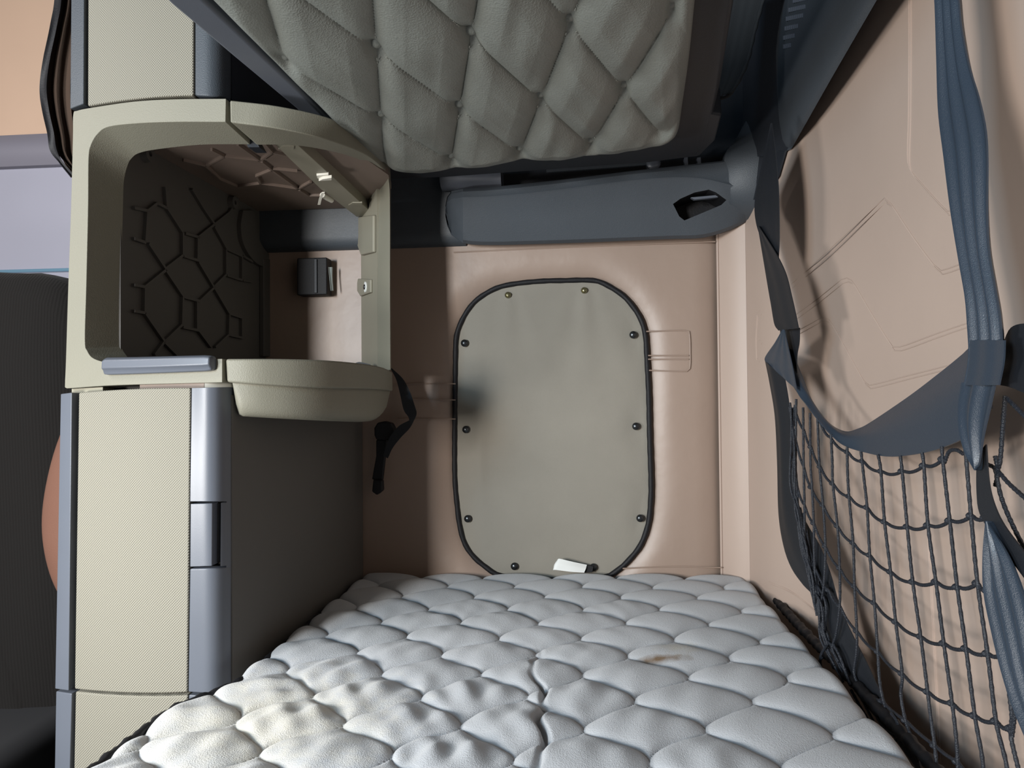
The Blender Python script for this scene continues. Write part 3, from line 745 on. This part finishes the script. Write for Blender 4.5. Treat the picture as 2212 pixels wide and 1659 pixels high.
# ---- open cubby
cb = thing('open_cubby', (-.62, 1.35, PC(300, 838, CUB)[2]), 'open beige plastic storage cubby with missing door and ribbed inside', 'storage cubby')
def frame(outer, face, rev, revshift=None, n=90, back=.03):
    o3 = smooth([PC(x, y, CUB) for x, y in outer], n); f3 = smooth([PC(x, y, CUB) for x, y in face], n)
    r3 = smooth([(PC(x, y, CUB2) if s is None else PC(*s, CUB) + np.array([0, .07, 0])) for (x, y), s in rev], n)
    ob = o3 + np.array([-.02, .16, 0]); rb = r3 + np.array([-.004, .004, 0])
    c = (o3 + f3) / 2
    # push outer back ring slightly outward/back to close the shell
    rb2 = r3 * .35 + o3 * .65 + np.array([-.006, .055, 0])
    rows = [list(o3), list(f3), list(r3), list(rb2)]
    rows = [[rows[k][i] for k in range(4)] for i in range(n)]
    v, f = gridg(rows, close_v=True); f += [(0, 1, 2, 3), tuple((n-1)*4 + q for q in (3, 2, 1, 0))]
    return v, f
def prep(outer, face, rev):
    # densify matched lists by index so that corners correspond
    def den(L):
        return smooth_idx(L, 6)
    return den(outer), den(face), den(rev)
def smooth_idx(L, m):
    p = np.array(L, float); q = np.vstack([2*p[0]-p[1], p, 2*p[-1]-p[-2]]); out = []
    for i in range(1, len(q) - 2):
        for k in range(m):
            t = k / m
            out.append(0.5 * ((2*q[i]) + (-q[i-1]+q[i+1])*t + (2*q[i-1]-5*q[i]+4*q[i+1]-q[i+2])*t*t + (-q[i-1]+3*q[i]-3*q[i+1]+q[i+2])*t**3))
    out.append(p[-1]); return np.array(out)
def frame_piece(name, rowsdef, parent, m, backs):
    """rowsdef: (outer, face, reveal px); reveal None -> straight behind the face point"""
    P = []
    for o_, fc, rv in rowsdef:
        a = PC(*o_, CUB); b = PC(*fc, CUB)
        c = PC(*rv, CUB2) if rv is not None else b + np.array([0, .075, 0])
        d = a + np.array([-.03*backs, .085 if rv is None else .085, 0])
        P.append(np.concatenate([a, b, c, d]))
    P = smooth_idx(P, 5)
    rows = [[r[0:3], r[3:6], r[6:9], r[9:12]] for r in P]
    v, f = gridg(rows, close_v=True); n = len(rows); f += [(0, 1, 2, 3), tuple((n-1)*4 + q for q in (3, 2, 1, 0))]
    o = link(name, v, f, m, parent, smooth_=True, bevel=.0025)
    return o
frame_piece('front_frame', [((488,213),(487,263),(540,312)),((380,214),(380,263),(434,313)),((290,219),(298,266),(339,323)),((200,232),(236,273),(301,331)),((166,239),(212,287),(285,342)),((158,247),(196,313),(276,358)),((157,300),(191,345),(268,393)),((153,450),(190,450),(266,450)),((147,620),(186,620),(262,620)),((142,780),(183,735),(262,735)),((140,828),(188,758),(264,752)),((142,838),(201,774),(272,766)),((160,838),(231,783),None),((255,832),(262,782),None),((480,826),(480,775),None)], cb, M['beige'], 0)
frame_piece('side_frame', [((497,216),(497,264),(556,314)),((603,229),(581,275),(626,314)),((705,252),(655,289),(683,321)),((762,277),(716,305),(739,333)),((807,303),(784,331),(784,349)),((834,333),(820,357),(807,367)),((843,366),(839,385),(815,390)),((844,470),(842,470),(815,470)),((844,620),(842,620),(815,620)),((845,800),(843,800),(815,800))], cb, M['beige'], 1)
# thin shadow gap backing between both frames
v, f = prism([PC(482, 210, CUB2), PC(500, 212, CUB2), PC(560, 318, CUB2), PC(536, 318, CUB2)], (0, .03, 0)); link('joint_backing', v, f, M['dark'], cb)
# tray under the side opening
def band(name, top, bot, m, out_t, out_b, curve, th=.05, bev=.004, n=40):
    T = smooth(top, n); B = smooth(bot, n); fr = []; bk = []
    for i in range(n):
        a = PC(T[i][0], T[i][1], curve); b = PC(B[i][0], B[i][1], curve)
        r1 = []; r2 = []
        for t in np.linspace(0, 1, 5):
            p = a*(1-t) + b*t; r1.append(p + np.array([0, -out_t*(1-t) - out_b*t, 0])); r2.append(p + np.array([-.02, th, 0]))
        fr.append(r1); bk.append(r2)
    return G().add(*slabg(fr, bk)).link(name, m, cb, bevel=bev)
band('tray_lip', [(488,775),(600,775),(700,778),(780,785),(825,793),(847,803)], [(491,826),(600,833),(700,838),(780,840),(825,842),(848,845)], M['beige'], 0, 0, CUB)
CUB3 = [(x - .012, y + .022) for x, y in CUB]
v_ = []
bowl = G(); n = 44
T = smooth([(502,826),(600,832),(700,837),(780,840),(825,842),(843,844)], n)
profs = []
for i in range(n):
    s = i / (n-1); px, py = T[i]
    # rounded bin: profile goes down and inwards
    ends = min(1, s / .06, (1 - s) / .14 + .0); dep = 72 * (math.sin(min(1, ends) * math.pi/2) ** .8)
    if s > .8: dep = 72 - 8*(s-.8)/.2; dep *= math.sqrt(max(.0, 1 - ((s-.86)/.14)**2)) if s > .86 else 1
    r = []
    for t in np.linspace(0, 1, 9):
        off = .0 + .035 * (1 - math.cos(t * math.pi / 2)) ** 1.6
        c = [(x - .010 - off*.6, y + .014 + off*.6) for x, y in CUB]
        r.append(PC(px, py + dep * math.sin(t * math.pi/2) ** .9, c))
    r.append(r[-1] + np.array([-.03, .05, 0])); r.append(r[0] + np.array([-.05, .05, 0])); profs.append(r)
v, f = gridg(profs, close_v=True); nb = len(profs[0]); f += [tuple(range(nb)), tuple(reversed(range((n-1)*nb, n*nb)))]
link('tray_bin', v, f, M['beige'], cb)
# handle on the bottom rail
hd = []
for i, (x, yt, yb) in enumerate(((230,783,806),(233,776,809),(240,773,810),(300,772,808),(380,770,805),(450,768,802),(462,769,800),(466,774,796))):
    r = []
    for t, o_ in ((0, -.004), (0.0, .010), (.15, .016), (.62, .017), (.75, .013), (1, .010), (1, -.004)):
        p = PC(x, yt*(1-t) + yb*t, CUB); r.append(p + np.array([0, -o_ * (0.55 if i in (0, 7) else 1), 0]))
    hd.append(r)
v, f = gridg(hd, close_v=True); f += [tuple(range(7)), tuple(reversed(range(49, 56)))]
hnd = link('handle', v, f, M['bluegrey'], cb, bevel=.002, label='blue grey pull handle')
# inner walls
XI = PY(577, 640, DW)[0]; YI = PC(265, 600, CUB2)[1]
zfl = PC(300, 800, CUB)[2]; zce = CAM[2] + .462
A_ = PC(265, 600, CUB2)[:2] + np.array([-.001, -.004]); iw = np.array([DW - .004 - A_[1], -(XI - A_[0]), 0]); iw /= np.linalg.norm(iw); i0 = np.array([A_[0], A_[1], 1.1])
IW = lambda x, y, o=0.0: PP(x, y, i0 + iw*o, iw)
v, f = prism([(A_[0] - .012, A_[1], zfl - .02), (A_[0], A_[1], zfl - .02), (XI, DW - .004, zfl - .02), (XI - .012, DW - .004, zfl - .02)], (0, 0, zce - zfl + .03)); link('inner_side_wall', v, f, M['honey'], cb)
v, f = prism([(XI - .01, 1.185, zce), (-.50, 1.175, zce), (-.43, 1.30, zce), (-.40, 1.50, zce), (-.42, 1.60, zce), (XS+.0, DW - .05, zce), (XI - .01, DW - .05, zce)], (0, 0, .012)); link('inner_ceiling', v, f, M['beige_i'], cb)
v, f = prism([(XI - .01, 1.20, zfl-.028), (-.52, 1.19, zfl-.028), (-.47, 1.28, zfl-.028), (-.45, 1.52, zfl-.028), (-.46, 1.60, zfl-.028), (XS+.0, DW - .03, zfl-.028), (XI - .01, DW - .03, zfl-.028)], (0, 0, .012)); link('inner_floor', v, f, M['honey'], cb)
# rear inner side panel from the right jamb to the wall
pa = PC(815, 600, CUB2)[:2]; pb = np.array([XS, DW - .03])
v, f = prism([(pa[0], pa[1], zfl - .02), (pa[0] + .012, pa[1] + .01, zfl - .02), (pb[0] + .012, pb[1], zfl - .02), (pb[0], pb[1], zfl - .02)], (0, 0, zce - zfl + .03)); link('inner_rear_panel', v, f, M['beige_s'], cb)
def onp(px, py, o=.0):                          # point on that rear panel
    nrm = np.array([-(pb - pa)[1], (pb - pa)[0], 0]); nrm /= np.linalg.norm(nrm)
    if nrm[0] > 0: nrm = -nrm
    return PP(px, py, np.array([pa[0], pa[1], 1.1]) + nrm * o, nrm), nrm
bp, bn = onp(790, 620, .006)
fl = G().add(*prism([onp(x, y, .0)[0] for x, y in ((778,602),(805,604),(805,632),(783,640),(774,625))], bn * .006)); fl.link('bolt_pad', M['beige_s'], cb, bevel=.002)
G().add(*prism([onp(x, y, .0)[0] for x, y in ((775,470),(813,465),(813,545),(786,552),(778,530))], bn * .008)).link('panel_flange', M['beige_s'], cb, bevel=.003)
# ribs on the left inner wall
g = G()
Z = lambda a, b: (120 + a/5.53, 450 + b/5.53)
ribs = [((780,320),(1040,410)),((1040,410),(1065,30)),((780,-30),(1065,30)),((1065,30),(1180,-60)),((1080,420),(1280,720)),((1280,720),(1490,560)),((1490,560),(1490,290)),((1490,290),(1300,0)),((1300,0),(1180,-60)),((1520,300),(1690,350)),((1500,570),(1690,630)),((1670,340),(1665,620)),((1680,340),(1870,190)),((1870,190),(1740,0)),((1870,190),(2050,50)),((1870,220),(2020,490)),((2020,490),(2200,570)),((2010,490),(2010,790)),((2010,790),(1860,940)),((1680,640),(1860,940)),((1860,940),(2050,1260)),((1280,740),(1030,940)),((1030,940),(820,900)),((820,900),(810,1210)),((1035,950),(1030,1250)),((810,1210),(1030,1250)),((1290,750),(1500,1060)),((1500,1060),(1690,1110)),((1690,1110),(1860,950)),((1490,1060),(1480,1390)),((1660,1110),(1660,1450)),((1490,1420),(1680,1460)),((1480,1390),(1270,1590)),((1040,1260),(1270,1590)),((1680,1460),(1830,1659)),((2050,1260),(2040,1510)),((2050,1260),(2212,1310)),((2040,1510),(2212,1550)),((2040,1510),(1880,1659)),((2020,800),(2200,860)),((1270,1600),(1420,1750)),((1260,1600),(1150,1750)),((1740,0),(1600,-230)),((1300,0),(1280,-250)),((2050,50),(2150,-120)),((2212,570),(2330,640)),((2212,860),(2330,880)),((2200,570),(2200,860)),((2200,1310),(2200,1550))]
for a, b in ribs:
    pa_, pb_ = IW(*Z(*a)), IW(*Z(*b))
    lim = A_[1] + .03
    if pa_[1] < lim and pb_[1] < lim: continue
    if pa_[1] > pb_[1]: pa_, pb_ = pb_, pa_
    if pa_[1] < lim: pa_ = pa_ + (pb_ - pa_) * (lim - pa_[1]) / (pb_[1] - pa_[1])
    d = pb_ - pa_; L = np.linalg.norm(d); d /= L; s = np.cross(d, iw) * .0026
    g.add(*prism([pa_ - s, pb_ - s, pb_ + s, pa_ + s], iw * .007))
g.link('honeycomb_ribs', M['honey'], cb)
# curved duct at the rear of that wall and screw boss
q = [IW(x, y, .004) for x, y in ((520,455),(515,490),(522,530),(545,565),(572,580))]; q2 = [IW(x, y, .004) for x, y in ((545,455),(548,490),(556,520),(572,545),(590,556))]
G().add(*ribbon(q, q2, 24, 4, 0, 0, .012)).link('duct_edge', M['honey'], cb)
v, f = prism([IW(x, y) for x, y in ((560,560),(576,560),(576,770),(560,770))], (.012, 0, 0)); link('rear_flange', v, f, M['honey'], cb, bevel=.002)
for x, y in ((498,438),(312,333)):
    G().add(*lathe(IW(x, y), iw, [(.016, 0), (.014, .012), (.005, .012), (.005, .004), (0, .004)])).link('screw_boss', M['honey'], cb)
# ribs on the inner ceiling
g = G(); Zc = lambda a, b: (400 + a/4.424, 150 + b/4.424)
for a, b in [((370,840),(710,880)),((710,880),(500,730)),((730,870),(830,800)),((830,800),(760,720)),((730,890),(830,970)),((830,970),(680,1030)),((840,960),(1070,985)),((830,970),(1080,1150)),((1080,1150),(1200,1085)),((1080,1150),(720,1100)),((680,1030),(720,1100)),((1090,1160),(1180,1215)),((1180,1215),(1300,1215)),((370,840),(250,780)),((370,840),(200,930)),((720,1100),(500,1130)),((200,930),(-20,880)),((200,930),(330,1060)),((330,1060),(500,1130)),((830,800),(960,830))]:
    pa_, pb_ = PZ(*Zc(*a), zce - .006), PZ(*Zc(*b), zce - .006)
    d = pb_ - pa_; L = np.linalg.norm(d); d /= L; s = np.cross(d, [0, 0, 1]) * .0022
    g.add(*prism([pa_ - s, pb_ - s, pb_ + s, pa_ + s], (0, 0, .016)))
    
g.link('ceiling_ribs', M['beige_i'], cb)
zr = zce - .022
v, f = prism([PZ(*Zc(x, y), zr) for x, y in ((840,700),(1050,700),(1800,1385),(1640,1410),(1290,1140))], (0, 0, .03)); link('ceiling_rail', v, f, M['beige_s'], cb, bevel=.001)
for pts in (((890,765),(930,738),(1040,738),(1036,765)), ((1560,1300),(1600,1275),(1690,1275),(1690,1300))):
    v, f = prism([PZ(*Zc(x, y), zr - .002) for x, y in pts], (0, 0, .003)); link('rail_clip', v, f, M['beige_s'], cb)
la = thing('door_latch', PZ(*Zc(1330, 1040), zr - .01), 'white plastic latch tabs under the cubby ceiling rail', 'latch')
v, f = prism([PZ(*Zc(x, y), zr - .004) for x, y in ((1255,1015),(1370,1005),(1372,1035),(1265,1045))], (0, 0, .006)); link('latch_tab', v, f, M['white'], la, bevel=.0008)
v, f = prism([PZ(*Zc(x, y), zr - .010) for x, y in ((1275,1068),(1310,1050),(1400,1035),(1400,1060))], (0, 0, .006)); link('latch_tab', v, f, M['white'], la, bevel=.0008)
lev = [PZ(*Zc(x, y), zr - .002 - k*.004) for k, (x, y) in enumerate(((1315,1175),(1290,1230),(1275,1290)))]
G().add(*ribbon([p + np.array([-.002, 0, 0]) for p in lev], [p + np.array([.004, 0, 0]) for p in lev], 12, 3, 0, 0, .002)).link('latch_lever', M['white'], la)
G().add(*tubeg([PZ(*Zc(x, y), zr + .002) for x, y in ((1310,1200),(1350,1225),(1400,1250))], .006, 10)).link('latch_pivot', M['white'], la)
# bolt with white washer
bo2 = thing('bolt', bp, 'round white washer with a black socket bolt inside the cubby', 'bolt')
G().add(*lathe(bp, bn, [(.0125, 0), (.0125, .002), (.006, .0025), (.0055, .0005), (0, .0005)])).link('washer', M['paper'], bo2, label='white washer')
G().add(*lathe(bp, bn, [(.0062, 0), (.0062, .004), (.0055, .005), (.003, .005), (.003, .003), (0, .003)])).link('bolt_head', M['snap'], bo2, label='dark bolt head')

# white blocks seen in the slot between cubby and door below
v, f = prism([PC(x, y, [(a, b + .012) for a, b in LOWC]) for x, y in ((155,840),(222,836),(222,848),(155,852))], (0, .03, 0)); link('shim_block', v, f, M['beige_s'], cb)
v, f = prism([PC(x, y, [(a, b + .010) for a, b in LOWC]) for x, y in ((442,824),(498,828),(498,838),(442,840))], (0, .03, 0)); link('shim_block', v, f, M['white'], cb)

v, f = prism([PC(x, y, [(a, b + .014) for a, b in LOWC]) for x, y in ((302,829),(441,824),(441,840),(302,842))], (0, .03, 0)); link('shim_block', v, f, M['beige_i'], cb)
v, f = boxg(XI - .02, XS - .02, 1.215, DW - .06, zfl - .075, zfl - .034); link('slot_light_stop', v, f, M['dark'], cb)  # hidden block added to stop light leaking through the slot
# black control box on the wall inside the cubby
p = PY(680, 600, DW - .02)
bx = thing('wall_module', p, 'small black module box on the leather wall inside the cubby', 'control box')
a, b = PY(648, 640, DW - .036), PY(712, 559, DW - .036)
v, f = boxg(a[0], b[0], DW - .056, DW - .02, a[2], b[2]); link('module_body', v, f, M['black'], bx, bevel=.003)
v, f = boxg(a[0] + .045, a[0] + .052, DW - .060, DW - .05, a[2] + .004, b[2] - .004); link('module_ridge', v, f, M['dark'], bx, bevel=.001)
q = [PY(x, y, DW - .055) for x, y in ((709,577),(711,600),(714,628))]; q2 = [PY(x, y, DW - .045) for x, y in ((719,577),(719,600),(721,628))]
G().add(*ribbon(q, q2, 16, 5, 1.5, .001, .0008)).link('clear_film', M['screen'], bx, label='crumpled clear film')

# ================================================================== SEAT BELT beside the cabinet
sb = thing('seat_belt', PY(815, 1070, DW - .03), 'black seat belt looping out beside the cubby tray with buckle', 'seat belt')
def Rb(pts, Y): return [PY(x, y, Y) for x, y in pts]
G().add(*ribbon(Rb([(843,795),(856,820),(864,850),(872,885),(882,900),(884,908)], 1.70), Rb([(846,795),(870,818),(885,845),(897,880),(900,893),(896,905)], 1.70), 30, 6, 0, 0)).link('belt_webbing', M['web'], sb)
G().add(*ribbon(Rb([(884,908),(862,920),(845,940),(835,960),(828,985)], 1.705), Rb([(896,905),(885,925),(866,945),(848,968),(838,990)], 1.705), 24, 6, 0, 0)).link('belt_webbing', M['web'], sb)
G().add(*ribbon(Rb([(758,790),(775,782),(800,787)], 1.58), Rb([(758,800),(775,800),(803,800)], 1.58), 12, 4, 0, 0)).link('belt_webbing', M['web'], sb)
v, f = prism([PY(x, y, 1.72) for x, y in ((808,940),(808,925),(815,913),(830,910),(845,914),(851,925),(852,945),(840,952),(812,950))], (0, .025, 0)); link('buckle', v, f, M['black'], sb, bevel=.004)
v, f = prism([PY(x, y, 1.73) for x, y in ((812,950),(836,950),(832,985),(826,1038),(803,1036),(812,985))], (0, .012, 0)); link('buckle_stem', v, f, M['black'], sb, bevel=.003)
v, f = prism([PY(x, y, 1.72) for x, y in ((806,1036),(825,1038),(826,1060),(814,1070),(803,1062))], (0, .02, 0)); link('belt_anchor', v, f, M['black'], sb, bevel=.003)

# ================================================================== PRIVACY CURTAIN and SEAT at the left
ct = thing('brown_curtain', PY(150, 385, 1.36), 'dark brown curtain with black stitched edge left of the upper cabinet', 'curtain')
ce = [(124,-120),(120,0),(108,60),(94,130),(88,190),(92,240),(103,290),(110,325),(128,352),(153,383)]
co = [(240,-120),(240,0),(240,60),(240,130),(240,190),(240,240),(238,290),(235,325),(210,352),(175,383)]
Lr = [PY(x + 10, y, 1.38) for x, y in ce]; Rr = [PY(x, y, 1.44) for x, y in co]
G().add(*ribbon(Lr, Rr, 50, 24, 5.5, .006, .002)).link('curtain_cloth', M['curtain'], ct)
Lr = [PY(x, y, 1.372 + .004*math.sin(i*2)) for i, (x, y) in enumerate(ce)]; Rr = [PY(x + (15 if i < 8 else 6), y - (4 if i > 7 else 0), 1.374) for i, (x, y) in enumerate(ce)]
G().add(*ribbon(Lr, Rr, 90, 4, 1, .001, .004)).link('edge_binding', M['black'], ct, label='black stitched edge')

se = thing('cab_seat', (-1.25, 1.30, 0), 'brown ribbed fabric cab seat seen at the left edge behind the cabinet', 'seat')
ps = [(-520,575),(-200,572),(0,580),(40,579),(90,588),(125,600),(150,625),(172,680),(185,760),(190,900),(190,1100),(188,1300),(175,1450),(150,1560),(120,1680),(60,1800),(-520,1850)]
YS = 1.40
f1 = smooth([PY(x, y, YS) for x, y in ps], 80); c1 = np.array([-1.25, YS, .85]); rows = []
for t, dy in ((.96, .30), (1.0, .26), (1.0, .06), (.985, .025), (.95, .006), (.88, -.01), (.6, -.03), (.05, -.035)):
    rows.append([c1 + (p - c1)*t + np.array([0, dy, 0]) for p in f1])
v, f = gridg(rows); n = len(f1); f += [(i*n + n - 1, i*n, (i+1)*n, (i+1)*n + n - 1) for i in range(len(rows)-1)]; f += [tuple(range((len(rows)-1)*n, len(rows)*n)), tuple(range(n))]
link('backrest', v, f, M['seatf'], se)
ps = [(118,905),(128,950),(130,1010),(134,1080),(136,1160),(140,1230),(142,1290)]
rows = []
for i, (xl, xr, y) in enumerate(((150,190,880),(128,190,930),(108,190,980),(90,190,1050),(80,190,1120),(84,190,1180),(98,190,1240),(122,190,1290),(150,190,1320))):
    r = []
    for t in np.linspace(0, 1, 10):
        r.append(PY(xl + (xr-xl)*t, y, 1.335 - .05*math.sin(t*math.pi*.55)**.6 + .006*math.sin(i*2.2 + t*4)))
    rows.append(r)
bk = [[p + np.array([0, .10, 0]) for p in r] for r in rows]
G().add(*slabg(rows, bk)).link('side_bolster', M['seatl'], se, subsurf=2, label='brown leather bolster')
v, f = boxg(-1.7, -1.0, .95, 1.75, 0.0, .42); link('seat_base', v, f, M['floorm'], se, bevel=.04)

# ================================================================== CARGO NET
XN = .405
nt_ = thing('cargo_net', (XN, .95, .45), 'black rope cargo net with webbing straps hanging along the right wall', 'cargo net')
def N_(x, y, o=0.0):
    return PX(x, y, XN + o - .058 * min(1, max(0, (1860 - x) / 200)) ** 1.0)
def rib(name, Lp, Rp, m, o=0.0, ridges=0, amp=.0007, n=40, bow=0.0, oL=0.0, label=None):
    x = G().add(*ribbon([N_(a, b, o + oL) for a, b in Lp], [N_(a, b, o) for a, b in Rp], n, 28 if ridges >= 2 else 14, ridges, amp, .0016, bow)).link(name, m, nt_)
    if label: x['label'] = label
rib('hanging_strap', [(1666,266),(1650,340),(1632,430),(1634,480),(1648,520),(1668,548),(1680,556)], [(1668,266),(1676,330),(1682,400),(1684,470),(1684,520),(1683,545),(1682,556)], M['web'], 0, 2, .0004)
rib('hanging_strap', [(1638,488),(1650,560),(1660,620),(1667,660),(1674,700),(1683,714)], [(1641,490),(1676,545),(1698,590),(1711,640),(1720,680),(1726,709)], M['web'], -.004, 2, .0005, oL=.004)
rib('strap_loop', [(1686,712),(1688,730),(1700,790),(1712,830)], [(1728,708),(1727,740),(1722,775),(1724,850)], M['web'], .006, 0, .0003)
rib('strap_loop', [(1691,712),(1675,740),(1653,774),(1662,788)], [(1695,712),(1702,745),(1712,790),(1722,843)], M['web_b'], -.004, 3, .0004)
rib('top_band', [(1702,745),(1722,783),(1752,857),(1776,895),(1800,919),(1827,931),(1850,926),(1877,913),(1960,857),(2032,802),(2076,766),(2098,747),(2140,735)],
    [(1702,760),(1712,815),(1724,850),(1744,874),(1769,907),(1794,936),(1821,960),(1863,976),(1918,986),(1987,979),(2043,963),(2090,938),(2140,880)], M['web_b'], 0, 1, .0015, n=80, bow=-.05, oL=.012)
rib('side_strap', [(1653,775),(1664,830),(1675,900),(1680,1000),(1683,1110),(1694,1180),(1711,1227),(1736,1263),(1763,1295),(1785,1370),(1810,1430),(1860,1510),(1930,1590),(1985,1665),(2060,1760)],
    [(1692,795),(1705,870),(1712,950),(1716,1050),(1738,1120),(1772,1180),(1795,1240),(1815,1310),(1842,1370),(1875,1435),(1905,1500),(1935,1555),(1965,1610),(1998,1665),(2070,1760)], M['web'], .010, 2, .0006, n=80, bow=.08)
rib('hanging_strap', [(2005,-330),(2020,-70),(2026,0),(2030,120),(2034,240),(2046,340),(2060,450),(2078,560),(2092,640),(2097,700),(2100,770),(2090,832)], [(2052,-330),(2070,-70),(2078,0),(2084,60),(2100,140),(2122,210),(2137,280),(2141,350),(2140,450),(2144,540),(2157,620),(2169,690),(2172,760),(2160,832)], M['web_b'], -.020, 3, .0030, n=60)
rib('hanging_strap', [(2083,826),(2074,880),(2077,930),(2092,980),(2112,1016)], [(2158,826),(2146,880),(2132,940),(2122,1000),(2114,1016)], M['web_b'], -.018, 2, .0026, bow=.05)
rib('hanging_strap', [(2112,985),(2112,1060),(2119,1110),(2150,1160),(2225,1262),(2300,1360)], [(2132,960),(2138,1040),(2150,1090),(2175,1140),(2240,1225),(2310,1330)], M['web'], -.012, 0, .0005)
rib('hanging_strap', [(2136,1125),(2130,1200),(2132,1280),(2150,1370),(2170,1450),(2192,1520),(2225,1600),(2280,1720)], [(2142,1130),(2185,1200),(2215,1270),(2235,1350),(2250,1450),(2265,1520),(2285,1600),(2330,1720)], M['web_b'], -.016, 3, .0026, n=50)
rib('top_band', [(2166,740),(2185,706),(2230,698),(2320,705)], [(2160,832),(2185,838),(2240,862),(2320,900)], M['web'], -.006, 2, .001, n=24)
rib('stitched_patch', [(2098,735),(2096,780),(2088,832)], [(2172,735),(2170,780),(2160,832)], M['web_b'], -.024, 2, .0004)
# ropes: every strand is a twisted cord
def rope(pts, o=0.0, r=.0021, name='rope', kn=()):
    q = smooth([N_(x, y, o) for x, y in pts], max(24, len(pts) * 9)); n = len(q)
    g = G().add(*tubeg(q, [r * (1 + .13*math.sin(i*2.4)) for i in range(n)], 7))
    for x, y in kn: g.add(*domeg(N_(x, y, .003), (-1, 0, 0), .0042, .006, 10, 4))
    return g.link(name, M['rope'], nt_)
cols = [
 [(1720,862),(1719,1000),(1722,1050),(1728,1150),(1750,1262),(1765,1330)],
 [(1735,880),(1736,1000),(1738,1091),(1740,1180),(1762,1290),(1775,1370)],
 [(1750,892),(1751,1000),(1754,1050),(1758,1130),(1759,1205),(1766,1300),(1785,1400)],
 [(1766,905),(1770,1000),(1778,1091),(1783,1180),(1780,1260),(1772,1330),(1790,1400)],
 [(1795,938),(1798,1000),(1799,1044),(1809,1136),(1814,1227),(1814,1307),(1806,1370),(1798,1400),(1812,1430)],
 [(1830,966),(1831,1020),(1834,1072),(1843,1172),(1846,1266),(1851,1363),(1850,1410),(1845,1455),(1860,1490)],
 [(1860,975),(1866,1030),(1873,1095),(1879,1199),(1889,1302),(1896,1404),(1900,1470),(1910,1520),(1932,1580)],
 [(1897,982),(1903,1018),(1911,1127),(1924,1235),(1935,1343),(1949,1455),(1946,1500),(1956,1556),(1978,1620),(1990,1670)],
 [(1945,984),(1949,1018),(1960,1138),(1972,1257),(1989,1375),(2004,1494),(2012,1560),(2019,1610),(2027,1690)],
 [(1992,978),(1996,1007),(2005,1136),(2022,1257),(2039,1390),(2057,1519),(2067,1610),(2070,1690)],
 [(2035,964),(2037,996),(2052,1126),(2068,1268),(2087,1401),(2106,1546),(2121,1630),(2127,1690)],
 [(2083,944),(2087,985),(2098,1116),(2112,1261),(2134,1415),(2152,1558),(2172,1640),(2180,1690)],
 [(2170,1418),(2178,1480),(2186,1545),(2184,1590),(2200,1660),(2210,1700)],
 [(2192,1450),(2198,1500),(2192,1545),(2186,1590)],
]
for c in cols: rope(c)
def swag(pts, sag=9):
    """a strand that droops between neighbouring knots"""
    out = []
    for (x0, y0), (x1, y1) in zip(pts[:-1], pts[1:]):
        for t in (0, .3, .55, .8):
            s = 4*t*(1-t); out.append((x0 + (x1-x0)*t, y0 + (y1-y0)*t + sag*s))
    out.append(pts[-1]); return out
rowsn = [
 [(1772,912),(1794,945),(1831,976),(1864,996),(1904,1018),(1949,1018),(1996,1006),(2037,992)],
 [(1716,880),(1737,930),(1752,965),(1772,1008),(1799,1044),(1834,1072),(1873,1096),(1911,1127),(1960,1138),(2005,1135),(2052,1125),(2099,1114),(2130,1118)],
 [(1719,950),(1737,1010),(1752,1052),(1778,1091),(1809,1136),(1843,1172),(1879,1199),(1924,1235),(1972,1257),(2022,1257),(2068,1268),(2112,1260),(2134,1276)],
 [(1722,1050),(1738,1091),(1758,1130),(1783,1180),(1814,1227),(1846,1266),(1889,1302),(1935,1343),(1989,1375),(2039,1390),(2087,1401),(2134,1412),(2166,1412)],
 [(1728,1120),(1742,1180),(1762,1230),(1790,1275),(1814,1308),(1851,1363),(1897,1408),(1949,1455),(2004,1494),(2057,1519),(2106,1546),(2152,1558),(2184,1574)],
 [(1775,1370),(1806,1400),(1835,1462),(1860,1490),(1905,1515),(1956,1556),(2019,1610),(2068,1645),(2110,1690)],
]
for i, r in enumerate(rowsn): rope(swag(r, 7 if i != 5 else 3), .001, kn=r[2:])
# gathered strands at the lower left and to the right of the strap
for k in range(9):
    r_ = np.random.RandomState(20 + k); base = [(1708,880),(1712,960),(1716,1040),(1722,1110),(1738,1180),(1757,1250),(1768,1310),(1778,1370),(1800,1430),(1830,1480),(1862,1520),(1900,1570),(1938,1600)]
    a_ = 0 if k < 6 else 3; pts = [(x + r_.normal(0, 5) + k*1.6 - 4, y + r_.normal(0, 7)) for x, y in base[a_:a_ + 7 + k % 4]]
    rope(pts, -.004 + .001*k, .0019, 'gathered_rope')
for pts in ([(1775,1420),(1768,1440),(1785,1470),(1812,1500),(1850,1530)], [(1800,1392),(1815,1420),(1830,1462),(1838,1480)], [(1838,1490),(1860,1530),(1890,1575),(1925,1600),(1942,1590),(1938,1560),(1925,1540)], [(1785,1395),(1772,1420),(1775,1450)]):
    rope(pts, -.004)
for pts in ([(2172,855),(2168,900),(2160,1000),(2150,1010)], [(2125,1000),(2150,1012),(2180,1045),(2225,1085)], [(2150,1012),(2165,1080),(2200,1160),(2230,1210)], [(2175,860),(2195,880),(2230,915)], [(2150,985),(2156,1020),(2150,1050)], [(2040,1000),(2050,976),(2066,972),(2080,980)]):
    rope(pts, .002)

for o in list(bpy.data.objects):
    if '_w' in o.keys(): del o['_w']
